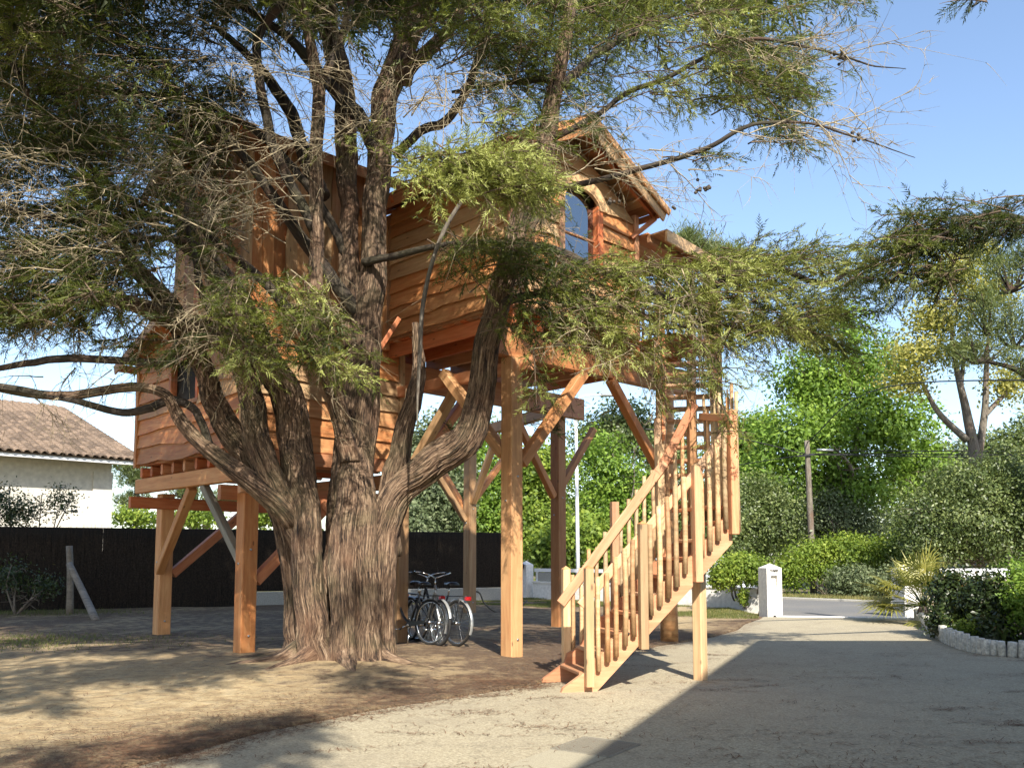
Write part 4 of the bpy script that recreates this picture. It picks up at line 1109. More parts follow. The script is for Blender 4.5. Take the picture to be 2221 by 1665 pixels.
bt('grip', [([(0.76, 0.298, 1.125), (0.64, 0.312, 1.108)], 0.017), ([(0.76, -0.298, 1.125), (0.64, -0.312, 1.108)], 0.017)], M['rubber'])
bt('rack', [([(0.26, 0.05, 0.76), (-0.22, 0.05, 0.775)], 0.008), ([(0.26, -0.05, 0.76), (-0.22, -0.05, 0.775)], 0.008), ([(-0.22, -0.05, 0.775), (-0.22, 0.05, 0.775)], 0.008), ([(-0.1, 0.05, 0.77), (0.0, 0.05, RW)], 0.006), ([(-0.1, -0.05, 0.77), (0.0, -0.05, RW)], 0.006)], M['black'])
bt('crank', [([(0.46, -0.07, 0.29), (0.46, 0.07, 0.29)], 0.02), ([(0.46, 0.075, 0.29), (0.60, 0.08, 0.22)], 0.011), ([(0.46, -0.075, 0.29), (0.32, -0.08, 0.36)], 0.011), ([(0.60, 0.08, 0.22), (0.60, 0.18, 0.22)], 0.016), ([(0.32, -0.08, 0.36), (0.32, -0.18, 0.36)], 0.016)], M['chrome'])
bt('kickstand', [([(0.40, 0.05, 0.27), (0.33, 0.17, 0.005)], 0.008)], M['chrome'])
def fender_mesh(mat, a0, a1):
    n, w, R = 14, 0.026, 0.372
    vs_ = []
    for a in np.linspace(math.radians(a0), math.radians(a1), n):
        for y, dr in ((-w, -0.012), (-w * 0.6, 0.003), (w * 0.6, 0.003), (w, -0.012)):
            vs_.append(((R + dr) * math.cos(a), y, (R + dr) * math.sin(a)))
    fs = [(i * 4 + j, i * 4 + j + 1, i * 4 + j + 5, i * 4 + j + 4) for i in range(n - 1) for j in range(3)]
    return pymesh('fender', vs_, fs, mat, True)
me_fr = fender_mesh(M['silver'], 60, 205); me_ff = fender_mesh(M['silver'], 15, 150)
def saddle_mesh():
    vs_, fs = [], []
    st_ = [(-0.13, 0.095, 0.0), (-0.10, 0.11, 0.012), (-0.03, 0.085, 0.006), (0.05, 0.04, 0.0), (0.13, 0.022, 0.0)]
    for x, w, dz in st_:
        for y, z in ((-w, -0.045), (-w, -0.005), (-w * 0.5, 0.022), (w * 0.5, 0.022), (w, -0.005), (w, -0.045)):
            vs_.append((x, y, z + dz))
    for i in range(len(st_) - 1):
        for j in range(6):
            fs.append((i * 6 + j, i * 6 + (j + 1) % 6, i * 6 + 6 + (j + 1) % 6, i * 6 + 6 + j))
    fs += [(5, 4, 3, 2, 1, 0), tuple(range(24, 30))]
    return pymesh('saddle', vs_, fs, M['black'], True)
me_sad = saddle_mesh()
me_tail = pymesh('tail_light', [(x, y, z) for x in (0, -0.045) for y, z in ((-0.05, -0.025), (0.05, -0.025), (0.045, 0.03), (-0.045, 0.03))], [(0, 1, 2, 3), (7, 6, 5, 4), (0, 4, 5, 1), (1, 5, 6, 2), (2, 6, 7, 3), (3, 7, 4, 0)], M['redlamp'])
me_guard = pymesh('chain_guard', [(x, 0.045 + dy, z) for dy in (0, 0.008) for x, z in ((0.06, RW + 0.035), (0.47, 0.345), (0.52, 0.30), (0.48, 0.25), (0.06, RW - 0.005))], [(0, 1, 2, 3, 4), (9, 8, 7, 6, 5), (0, 5, 6, 1), (1, 6, 7, 2), (2, 7, 8, 3), (3, 8, 9, 4), (4, 9, 5, 0)], M['black'])
def bicycle(pos, heading, lean, label, silver=False):
    t = thing('bicycle', label, 'bicycle', pos, 'bicycles parked behind the cypress trunk')
    R = Matrix.Translation(Vector(pos)) @ Matrix.Rotation(heading, 4, 'Z') @ Matrix.Rotation(lean, 4, 'X')
    for x in (0, WB):
        w = mkobj('wheel', me_rim, t, R @ Matrix.Translation((x, 0, RW)))
        for nm, me in (('tyre', me_tyre), ('spokes', me_spoke), ('hub', me_hub)):
            mkobj(nm, me, w, R @ Matrix.Translation((x, 0, RW)))
    mkobj('frame', bm['frame_silver' if silver else 'frame'], t, R)
    for k in ('seat_post', 'rack', 'crank', 'kickstand'):
        mkobj(k, bm[k], t, R)
    hb = mkobj('handlebar', bm['handlebar'], t, R)
    mkobj('grip', bm['grip'], hb, R)
    mkobj('chain_guard', me_guard, t, R)
    mkobj('fender', me_fr, t, R @ Matrix.Translation((0, 0, RW)))
    mkobj('fender', me_ff, t, R @ Matrix.Translation((WB, 0, RW)))
    mkobj('saddle', me_sad, t, R @ Matrix.Translation((0.24, 0, 0.95)))
    mkobj('tail_light', me_tail, t, R @ Matrix.Translation((-0.21, 0, 0.74)))
hd = math.atan2(V[1], V[0])
bp = gnd(990, 1406); bicycle((bp[0], bp[1], 0.03), hd - 0.05, 0.05, 'dark bicycle standing rightmost behind the cypress trunk')
bp = gnd(932, 1403); bicycle((bp[0], bp[1], 0.03), hd + 0.10, 0.04, 'dark bicycle between the other two behind the cypress trunk')
bp = gnd(893, 1394); bicycle((bp[0] - 0.05, bp[1] + 0.1, 0.03), hd + math.pi * 0.93, -0.04, 'silver framed bicycle nearest the cypress trunk, partly hidden', True)

# coiled rope at the foot of the far post
A_ = gnd(1040, 1328)
tag(tubeobj('rope', [A_ + np.array([-0.25, 0, 0.55]), A_ + np.array([0.0, -0.1, 0.5]), A_ + np.array([0.12, -0.1, 0.25]), A_ + np.array([0.42, -0.15, 0.03]), A_ + np.array([0.9, -0.1, 0.06]), A_ + np.array([1.2, 0, 0.30])], 0.022, M['greywood'], None, 6, n=24), 'loose grey rope trailing from the far post near the wall', 'rope')

# ------------------------------------------------------------------ car parked in the street beyond the rail
cr = thing('parked_car', 'white car parked in the street behind the low wall and stairs', 'car', hp(14.2, 7.3, 0))
CM = frame(-V, U, hp(14.2, 9.3, 0.02))
sil = [(0, 0.35), (0.02, 0.62), (0.25, 0.80), (1.0, 0.92), (1.7, 0.97), (3.6, 0.98), (4.05, 0.88), (4.15, 0.55), (4.12, 0.28), (0.05, 0.22)]
def extr(name, prof, w0, w1, mat, parent):
    k = len(prof)
    zz = [p[1] for p in prof]
    vs_ = [(x, -w0 + (w0 - w1) * max(0, (z - 0.6)) / 0.4, z) for x, z in prof] + [(x, w0 - (w0 - w1) * max(0, (z - 0.6)) / 0.4, z) for x, z in prof]
    fs = [tuple(range(k)), tuple(range(2 * k - 1, k - 1, -1))] + [(i, i + k, (i + 1) % k + k, (i + 1) % k) for i in range(k)]
    return mkobj(name, pymesh(name, vs_, fs, mat), parent, CM)
extr('body', sil, 0.86, 0.82, M['carpaint'], cr)
gh = [(1.05, 0.92), (1.75, 1.40), (2.2, 1.46), (3.1, 1.44), (3.75, 1.20), (3.95, 0.95)]
def green(name, prof, w0, w1, mat):
    k = len(prof)
    vs_ = [(x, -w0 + (w0 - w1) * (z - 0.92) / 0.52, z) for x, z in prof] + [(x, w0 - (w0 - w1) * (z - 0.92) / 0.52, z) for x, z in prof]
    fs = [tuple(range(k)), tuple(range(2 * k - 1, k - 1, -1))] + [(i, i + k, (i + 1) % k + k, (i + 1) % k) for i in range(k)]
    return mkobj(name, pymesh(name, vs_, fs, mat), cr, CM)
green('cabin', gh, 0.80, 0.60, M['carpaint'])
M['carglass'] = mat_plain('car_glass', (0.02, 0.025, 0.03), 0.08, var=0.05)
for nm, pf in (('side_window', [(1.35, 0.99), (1.82, 1.35), (2.45, 1.39), (2.45, 0.99)]), ('side_window', [(2.52, 0.99), (2.52, 1.39), (3.08, 1.37), (3.6, 1.15), (3.62, 1.0)])):
    green(nm, pf, 0.815, 0.615, M['carglass'])
for x in (0.75, 3.35):
    for y in (-0.86, 0.86):
        c = CM @ Matrix.Translation((x, y, 0.30))
        w = mkobj('wheel', trimesh('wheel', *torus(0.24, 0.075, 20, 6), M['rubber'], smooth=True), cr, c)
        v_, t_, _ = tube([(0, -0.05, 0), (0, 0.05, 0)], [0.19, 0.19], 14); mkobj('rim', trimesh('rim', v_, t_, M['silver']), w, c)
for y in (-0.6, 0.6):
    mkobj('headlight', pymesh('headlight', [(0.0, y - 0.15, 0.55), (0.0, y + 0.15, 0.55), (0.03, y + 0.15, 0.68), (0.03, y - 0.15, 0.68), (0.2, y, 0.6)], [(0, 1, 2, 3), (0, 4, 1), (1, 4, 2), (2, 4, 3), (3, 4, 0)], M['chrome']), cr, CM @ Matrix.Translation((-0.02, 0, 0)))

# ------------------------------------------------------------------ right bed: log edging
le = thing('log_edging', 'row of whitewashed upright log stubs edging the right planting bed', 'edging', gnd(2100, 1412))
epts = crom(np.array([gnd(1988, 1345), gnd(2030, 1380), gnd(2075, 1405), gnd(2130, 1419), gnd(2180, 1424), gnd(2240, 1428), gnd(2330, 1432)]), 400)
m_wash = mat_plain('whitewashed_log', (0.58, 0.56, 0.49), 0.85, var=0.30, scale=4.5)
acc_ = np.concatenate([[0], np.cumsum(np.linalg.norm(np.diff(epts, axis=0), axis=1))])
s_ = 0.0; k = 0
while s_ < acc_[-1]:
    r_ = rng.uniform(0.047, 0.068)
    p = np.array([np.interp(s_ + r_, acc_, epts[:, j]) for j in range(3)])
    h_ = rng.uniform(0.20, 0.28)
    tl = rng.normal(0, 0.012, 2)
    tubeobj('log', [p - Z * 0.05, p + np.array([tl[0], tl[1], h_])], [r_, r_ * 0.96], m_wash, le, 9, 0.06, k, 4)
    s_ += 2 * r_ + 0.004; k += 1
bedp = [tuple(p[:2]) for p in epts[::20]]
sheet('planting_bed', bedp + [(14, 11.5), (14, 19), (9.4, 20.3)], 0.03, mat_plain('dark_mulch', (0.05, 0.035, 0.025), 0.95, var=0.4, scale=20))
# house behind the photographer whose eaves shade the driveway
HB = 6.6
offv = np.array([SUN_H.x, SUN_H.y]) * (HB / math.tan(SUN_EL))
c1 = gnd(1640, 1390)[:2] + offv; c2 = gnd(1250, 1660)[:2] + offv
dirv = (c2 - c1) / np.linalg.norm(c2 - c1)
c2 = c1 + dirv * 15
hb = thing('villa', 'white villa with flat tiled eaves standing behind the photographer', 'house', (10, -2, 0))
corners = [c1, c2, np.array([22.0, c2[1]]), np.array([22.0, c1[1]])]
kk = 4
vs_ = [(*c, HB - 0.22) for c in corners] + [(*c, HB) for c in corners]
rfv = mkobj('roof', pymesh('roof', vs_, [(3, 2, 1, 0), (4, 5, 6, 7), (0, 1, 5, 4), (1, 2, 6, 5), (2, 3, 7, 6), (3, 0, 4, 7)], M['tile']), hb)
cen = sum(corners) / 4
wc = [c + (cen - c) / np.linalg.norm(cen - c) * 0.9 for c in corners]
vs_ = [(*c, -0.1) for c in wc] + [(*c, HB - 0.22) for c in wc]
mkobj('wall', pymesh('wall', vs_, [(0, 1, 5, 4), (1, 2, 6, 5), (2, 3, 7, 6), (3, 0, 4, 7)], M['white']), hb)

# ================================================================== VEGETATION
def fronds(o, d, n, L, tint, K=10, wid=0.0085, r=rng):
    """flat conifer sprigs: K narrow leaflets set along an axis; returns verts, tris, tint"""
    m = len(o)
    side = nrm(np.cross(d, n)); n2 = np.cross(side, d)
    t = np.linspace(0.05, 1.0, K)[None, :, None]
    sg = np.where(np.arange(K) % 2 == 0, 1.0, -1.0)[None, :, None]
    sg = np.where(np.arange(K)[None, :, None] == K - 1, 0.12, sg)
    a = np.radians(r.uniform(20, 50, (m, K, 1)))
    ld = d[:, None] * np.cos(a) + side[:, None] * np.sin(a) * sg + n2[:, None] * r.normal(0, 0.28, (m, K, 1))
    ld = nrm(ld)
    base = o[:, None] + d[:, None] * (t * L[:, None, None]) - Z * (t ** 2) * (L[:, None, None] * 0.12)
    ll = L[:, None, None] * (0.52 - 0.28 * t) * r.uniform(0.7, 1.2, (m, K, 1))
    wv = nrm(np.cross(ld, n[:, None] + r.normal(0, 0.5, (m, K, 3)))) * (wid * (L[:, None, None] / 0.22))
    tip = base + ld * ll - Z * ll * 0.10
    Vv = np.stack([base - wv, base + wv, tip], 2).reshape(-1, 3)
    tn = np.repeat(tint, K) + r.normal(0, 0.05, m * K)
    return Vv, np.arange(m * K * 3).reshape(-1, 3), tn

class Spray:
    def __init__(s): s.o, s.d, s.n, s.L, s.t, s.tw, s.twr = [], [], [], [], [], [], []
    def add(s, A, B, width, tint, dens=1.0, fl=0.165, sag=0.06, keep=None):
        A, B = np.asarray(A, float), np.asarray(B, float)
        ax = B - A; Ln = np.linalg.norm(ax); d = ax / Ln
        n0 = nrm(Z + rng.normal(0, 0.35, 3)); side = nrm(np.cross(d, n0)); n0 = np.cross(side, d)
        m = max(4, int(Ln / 0.075 * dens))
        t = np.sort(rng.uniform(0.05, 1.0, m))
        sg = np.where(np.arange(m) % 2 == 0, 1.0, -1.0)
        base = A + ax * t[:, None] + Z * (Ln * sag * (4 * t * (1 - t)))[:, None]
        tl = width * (0.35 + 0.65 * np.sin(np.pi * np.clip(t * 0.8 + 0.12, 0, 1))) * rng.uniform(0.55, 1.15, m)
        ang = np.radians(rng.uniform(25, 70, m))
        td = nrm(d * np.cos(ang)[:, None] + side * (np.sin(ang) * sg)[:, None] + n0 * rng.normal(0, 0.28, (m, 1)) - Z * 0.10)
        k = np.maximum(2, (tl / 0.058).astype(int))
        idx = np.repeat(np.arange(m), k)
        q = np.concatenate([np.linspace(0.15, 1.0, kk) for kk in k])
        o = base[idx] + td[idx] * (tl[idx] * q)[:, None] - Z * (0.22 * tl[idx] * q ** 2)[:, None]
        dd = nrm(td[idx] + rng.normal(0, 0.42, (len(idx), 3)))
        L = fl * rng.uniform(0.65, 1.25, len(idx))
        nn = nrm(n0 + rng.normal(0, 0.55, (len(idx), 3)))
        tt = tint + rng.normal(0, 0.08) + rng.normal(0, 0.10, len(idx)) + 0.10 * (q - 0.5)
        s.o.append(o); s.d.append(dd); s.n.append(nn); s.L.append(L); s.t.append(tt)
        tw = np.stack([base, base + td * (tl * 0.5)[:, None] - Z * (0.05 * tl)[:, None], base + td * tl[:, None] - Z * (0.2 * tl)[:, None]], 1)
        s.tw.append(tw); s.twr.append(np.tile([0.005, 0.004, 0.002], (m, 1)))
        tt_ = np.linspace(0, 1, 9)
        axis = A + ax * tt_[:, None] + Z * (Ln * sag * (4 * tt_ * (1 - tt_)))[:, None]
        s.tw.append(np.stack([axis[:-1], (axis[:-1] + axis[1:]) / 2, axis[1:]], 1))
        rr = 0.012 * (1 - 0.8 * tt_)
        s.twr.append(np.stack([rr[:-1], (rr[:-1] + rr[1:]) / 2, rr[1:]], 1))
    def box(s, b, Yr, n, dirpx, ln, width, tint, dens=1.0, fl=0.165, jit=0.45):
        """n sprays whose middles fall in a picture box and depth range"""
        for _ in range(n):
            Y = rng.uniform(*Yr)
            c = at(rng.uniform(b[0], b[2]), rng.uniform(b[1], b[3]), Y)
            d = nrm(np.array(dirpx, float) + rng.normal(0, jit, 3) * np.array([1, 1, 0.55]))
            L = rng.uniform(*ln)
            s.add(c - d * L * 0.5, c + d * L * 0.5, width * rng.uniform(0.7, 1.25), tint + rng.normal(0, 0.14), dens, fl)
    def finish(s, name, parent, mat, cull=None, K=10):
        o, d, n, L, t = map(np.concatenate, (s.o, s.d, s.n, s.L, s.t))
        if cull is not None:
            k = ~cull(o); o, d, n, L, t = o[k], d[k], n[k], L[k], t[k]
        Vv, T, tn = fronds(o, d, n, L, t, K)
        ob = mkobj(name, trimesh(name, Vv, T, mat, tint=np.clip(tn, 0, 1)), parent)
        Pt, Rt = np.concatenate(s.tw), np.concatenate(s.twr)
        if cull is not None:
            kk = ~cull(Pt[:, 2]); Pt, Rt = Pt[kk], Rt[kk]
        v_, t_ = tubes(Pt, Rt, 3)
        mkobj('twigs', trimesh('twigs', v_, t_, M['twigdark']), parent, ID, 'stuff')
        0 and print(name, 'fronds', len(o), 'tris', len(T), 'twig tris', len(t_))
        return ob

# ------------------------------------------------------------------ the great cypress
TC = np.array([-2.25, 11.69, 0.0])
cy = thing('cypress_tree', 'huge old multi-stemmed cypress with fluted trunk in front of the tree house', 'tree', TC)
def limb_pts(rows):
    P = np.array([at(r[0], r[1], r[2]) for r in rows])
    R = np.array([r[3] * r[2] / FPX / 2 for r in rows])
    return P, R
LIMBS = [
 # main stems
 [(694, 1450, 11.3, 88), (682, 1360, 11.3, 70), (667, 1230, 11.3, 66), (654, 1100, 11.3, 66), (640, 1000, 11.3, 72), (628, 900, 11.3, 72), (600, 820, 11.2, 66), (530, 772, 11.0, 56), (455, 730, 10.8, 46), (380, 695, 10.6, 38), (290, 660, 10.3, 28), (180, 640, 10.0, 18)],
 [(758, 1430, 11.8, 116), (762, 1200, 11.75, 92), (770, 1050, 11.68, 86), (778, 900, 11.7, 84), (794, 720, 11.75, 58), (810, 520, 11.8, 50), (822, 330, 11.9, 48), (835, 215, 12.0, 54), (880, 90, 12.1, 50), (925, -40, 12.2, 42), (970, -250, 12.3, 30)],
 [(830, 1440, 11.55, 74), (828, 1330, 11.5, 58), (838, 1205, 11.5, 56), (868, 1105, 11.5, 60), (945, 1030, 11.45, 66), (1022, 962, 11.35, 62), (1050, 860, 11.25, 54), (1064, 755, 11.1, 52), (1084, 660, 11.0, 47), (1110, 545, 10.9, 42), (1150, 430, 10.85, 38), (1190, 300, 10.8, 34), (1212, 170, 10.8, 30), (1235, 40, 10.8, 26), (1265, -160, 10.8, 18)],
 [(655, 1440, 11.95, 74), (640, 1300, 11.9, 62), (622, 1140, 11.75, 56), (560, 1010, 11.5, 56), (520, 950, 11.4, 52), (470, 870, 11.3, 48), (435, 790, 11.2, 42), (395, 715, 11.1, 44), (345, 650, 11.0, 36), (270, 560, 11.0, 26), (200, 420, 11.2, 18)],
 [(660, 1180, 11.45, 60), (600, 1060, 11.2, 50), (560, 960, 11.1, 50), (545, 880, 11.1, 46), (535, 815, 11.1, 40), (505, 740, 11.1, 38), (470, 640, 11.1, 26), (430, 500, 11.2, 16)],
 [(640, 1130, 11.3, 54), (570, 1055, 11.0, 44), (455, 968, 10.9, 30), (396, 900, 10.8, 24), (362, 853, 10.7, 18), (297, 835, 10.6, 14), (160, 853, 10.4, 14), (60, 848, 10.3, 14), (-80, 820, 10.2, 14)],
 [(455, 968, 10.9, 18), (420, 890, 10.8, 18), (370, 868, 10.75, 20), (320, 890, 10.7, 19), (253, 900, 10.6, 17), (145, 870, 10.4, 14), (0, 842, 10.2, 16), (-120, 830, 10.1, 12)],
 [(400, 720, 11.1, 26), (375, 780, 10.8, 22), (326, 783, 10.6, 18), (163, 777, 10.4, 17), (72, 785, 10.3, 15), (-40, 805, 10.2, 12)],
 [(840, 1200, 11.75, 70), (852, 1070, 11.75, 52), (872, 985, 11.75, 42), (897, 870, 11.7, 34), (909, 800, 11.65, 22), (900, 700, 11.6, 14)],
 [(760, 1000, 11.4, 46), (742, 930, 11.35, 40), (722, 840, 11.25, 34), (698, 760, 11.2, 30), (688, 670, 11.2, 27), (683, 560, 11.2, 26), (683, 440, 11.2, 25), (680, 326, 11.2, 24), (687, 200, 11.2, 22), (675, 115, 11.2, 20), (652, 0, 11.2, 17), (620, -150, 11.2, 12)],
 [(683, 500, 11.2, 24), (636, 402, 11.1, 22), (594, 318, 11.0, 22), (577, 245, 11.0, 22), (560, 145, 11.0, 21), (566, 70, 11.0, 20), (625, -10, 11.0, 17), (660, -120, 11.0, 12)],
 [(690, 230, 11.25, 22), (700, 180, 11.3, 20), (745, 72, 11.4, 18), (775, -60, 11.5, 13)],
 [(765, 760, 11.9, 42), (758, 520, 12.0, 36), (752, 400, 12.1, 38), (745, 280, 12.2, 42), (733, 150, 12.3, 42), (712, 40, 12.4, 38), (700, -150, 12.5, 32)],
 [(700, 430, 12.0, 34), (650, 330, 12.1, 34), (625, 250, 12.2, 30), (560, 150, 12.3, 22), (470, 60, 12.4, 14)],
 [(820, 340, 11.9, 30), (780, 250, 11.8, 34), (700, 170, 11.7, 28), (620, 80, 11.6, 20), (500, 0, 11.5, 12)],
 [(860, 340, 11.7, 20), (915, 284, 11.5, 20), (965, 266, 11.4, 20), (1008, 206, 11.3, 19), (1036, 142, 11.2, 18), (1066, 54, 11.1, 17), (1110, -10, 11.0, 13), (1150, -110, 11.0, 9)],
 [(1212, 170, 10.8, 14), (1120, 176, 10.9, 12), (1043, 186, 11.1, 9), (980, 200, 11.2, 6)],
 [(870, 180, 12.0, 40), (900, 140, 11.9, 30), (980, 60, 11.8, 20), (1040, -60, 11.7, 12)],
 [(790, 570, 11.6, 18), (850, 560, 11.3, 15), (930, 540, 11.0, 13), (1020, 525, 10.8, 11), (1130, 525, 10.6, 8)],
 # secondary columns of the fluted trunk
 [(748, 1450, 11.2, 72), (742, 1340, 11.22, 54), (746, 1200, 11.3, 48), (757, 1080, 11.4, 48), (768, 960, 11.55, 46), (776, 860, 11.68, 30)],
 [(792, 1450, 11.25, 66), (794, 1340, 11.28, 50), (798, 1220, 11.35, 46), (797, 1100, 11.45, 44), (788, 980, 11.6, 40), (786, 880, 11.7, 26)],
 # leaders out to the right
 [(1172, 372, 10.85, 18), (1178, 412, 10.6, 16), (1290, 393, 10.4, 13), (1398, 364, 10.2, 12), (1525, 324, 10.0, 11), (1597, 285, 9.9, 10), (1651, 268, 9.85, 8), (1750, 268, 9.8, 6), (1826, 288, 9.8, 5), (1898, 311, 9.8, 3.5), (1985, 342, 9.8, 1.5)],
 [(1200, 300, 10.8, 16), (1300, 245, 10.6, 13), (1362, 201, 10.5, 12), (1434, 176, 10.4, 11), (1507, 140, 10.3, 10), (1579, 104, 10.3, 9), (1645, 87, 10.2, 8), (1753, 105, 10.2, 6), (1826, 123, 10.2, 5), (1898, 145, 10.2, 3.5), (1965, 150, 10.2, 1.5)],
 [(1215, 190, 10.8, 22), (1290, 120, 10.9, 18), (1400, 60, 11.0, 14), (1540, 0, 11.1, 10), (1700, -40, 11.2, 6)],
 [(1110, 545, 10.9, 22), (1200, 545, 10.6, 20), (1300, 590, 10.4, 18), (1398, 625, 10.3, 17), (1460, 654, 10.3, 16), (1520, 640, 10.35, 16), (1600, 590, 10.4, 15), (1681, 582, 10.5, 14), (1753, 608, 10.5, 13), (1797, 612, 10.5, 12), (1850, 588, 10.5, 9), (1960, 560, 10.5, 4)],
 [(1084, 660, 11.0, 24), (1160, 640, 10.7, 16), (1260, 640, 10.4, 13), (1380, 680, 10.3, 12), (1450, 712, 10.3, 11), (1530, 700, 10.3, 8), (1640, 720, 10.4, 5)],
 # dark upper-left boughs
 [(0, 47, 9.6, 13), (29, 137, 9.7, 14), (83, 235, 9.9, 15), (174, 344, 10.1, 15), (290, 445, 10.4, 16), (380, 525, 10.7, 17), (470, 590, 10.9, 18), (540, 690, 11.1, 20), (615, 830, 11.3, 24)],
 [(190, 20, 10.2, 11), (308, 116, 10.5, 13), (380, 195, 10.8, 15), (470, 270, 11.1, 18), (560, 380, 11.4, 22), (660, 520, 11.6, 26), (775, 680, 11.75, 30)],
 [(500, 750, 11.0, 20), (440, 640, 10.6, 16), (425, 560, 10.5, 14), (405, 470, 10.4, 12), (425, 400, 10.4, 10), (470, 330, 10.4, 7)],
 [(-60, 430, 10.0, 12), (100, 470, 10.3, 14), (215, 480, 10.6, 14), (300, 470, 10.9, 15), (420, 500, 11.2, 18), (560, 600, 11.5, 22), (700, 760, 11.6, 26)],
 [(-60, 560, 9.8, 10), (80, 545, 10.0, 10), (200, 545, 10.2, 11), (330, 520, 10.5, 11), (450, 545, 10.8, 13), (540, 660, 11.0, 16), (610, 800, 11.25, 20)],
 [(-60, 170, 10.5, 10), (90, 200, 10.8, 12), (250, 200, 11.0, 13), (400, 215, 11.2, 14), (507, 253, 11.4, 14), (600, 320, 11.6, 17), (690, 430, 11.8, 20), (755, 560, 12.0, 24)],
]
A = Acc(); Al = Acc()
LP = []
for i_, rows in enumerate(LIMBS):
    P, R = limb_pts(rows)
    n_ = max(10, int(np.sum(np.linalg.norm(np.diff(P, axis=0), axis=1)) / 0.09))
    n_ = min(n_, 110)
    s_ = np.linspace(0, 1, len(P)); sn = np.linspace(0, 1, n_)
    Q = crom(P, n_); RR = np.interp(sn, s_, R)
    r_ = np.random.default_rng(i_)
    wob = np.cumsum(r_.normal(0, 0.012, (n_, 3)), axis=0); wob -= np.linspace(0, 1, n_)[:, None] * wob[-1]
    Q = Q + wob * np.clip(RR * 8, 0.2, 1)[:, None]
    LP.append((Q, RR))
    big_ = R.max() > 0.11
    v_, t_, b_ = tube(Q, RR, 26 if big_ else 10, 0.15 if big_ else 0.07, i_)
    (A if big_ else Al).add(v_, t_, bk=b_)
# fluted foot of the trunk: stems fused into one section, buttressed at the ground
def sect(zv, th):
    cs = []
    for k, rad in ((0, 0.33), (1, 0.46), (2, 0.34), (3, 0.26), (19, 0.2), (20, 0.2)):
        Q, RR = LP[k]
        j = np.argsort(Q[:, 2]); c = np.array([np.interp(zv, Q[j, 2], Q[j, 0]), np.interp(zv, Q[j, 2], Q[j, 1])])
        r0 = np.interp(zv, Q[j, 2], RR[j])
        cs.append((c - TC[:2], max(r0, 0.02) * 1.05))
    e = np.stack([np.cos(th), np.sin(th)], -1)
    out = np.zeros_like(th)
    for p, r0 in cs:
        b = e @ p; disc = r0 ** 2 - (p @ p - b ** 2)
        ex = np.where(disc > 0, b + np.sqrt(np.maximum(disc, 0)), 0.0)
        out = np.maximum(out, ex)
    return np.clip(out, 0.12, None)
na, nz_ = 200, 70
th_ = np.linspace(0, 2 * np.pi, na, endpoint=False); zs = np.concatenate([np.linspace(-0.12, 0.6, 30), np.linspace(0.62, 0.9, nz_ - 30)])
RRm = np.stack([sect(max(z, 0.25), th_) for z in zs])
ker = np.array([1, 2, 3, 4, 3, 2, 1]) / 16.0
RRm = sum(w * np.roll(RRm, s, axis=1) for w, s in zip(ker, range(-3, 4)))
RRm *= (1 - 0.6 * np.clip((zs - 0.0) / 0.45, 0, 1) ** 1.0)[:, None]
lob = 0.5 + 0.5 * np.sin(th_ * 5 + 0.7 + 0.6 * np.sin(th_ * 2)) ; lob2 = 0.5 + 0.5 * np.sin(th_ * 9 + 2.0)
fl_ = np.exp(-np.clip(zs, 0, 9) / 0.22)[:, None] * (0.03 + 0.22 * lob ** 2 + 0.07 * lob2)[None, :]
rdg = np.zeros_like(RRm); r_ = np.random.default_rng(77)
for k in range(16):
    f = int(r_.integers(7, 46)); rdg += np.sin(th_[None, :] * f + r_.uniform(0, 6.3) + 1.4 * np.sin(zs[:, None] * r_.uniform(0.8, 3.0) + r_.uniform(0, 6))) * (0.5 + 0.5 * np.sin(zs[:, None] * r_.uniform(1, 5) + th_[None, :] * 3)) / (1 + f / 16)
RRm = RRm + fl_ + 0.026 * rdg
Vt = np.stack([TC[0] + RRm * np.cos(th_), TC[1] + RRm * np.sin(th_), np.broadcast_to(zs[:, None], RRm.shape)], -1).reshape(-1, 3)
bkt = np.stack([0.6 * np.cos(th_)[None, :] * np.ones((nz_, 1)), 0.6 * np.sin(th_)[None, :] * np.ones((nz_, 1)), np.broadcast_to(zs[:, None], RRm.shape)], -1).reshape(-1, 3)
i = np.arange(nz_ - 1)[:, None] * na; j = np.arange(na)[None, :]; j2 = (j + 1) % na
Tt = np.concatenate([np.stack([i + j, i + j2, i + na + j2], -1).reshape(-1, 3), np.stack([i + j, i + na + j2, i + na + j], -1).reshape(-1, 3)])
A.add(Vt, Tt, bk=bkt)
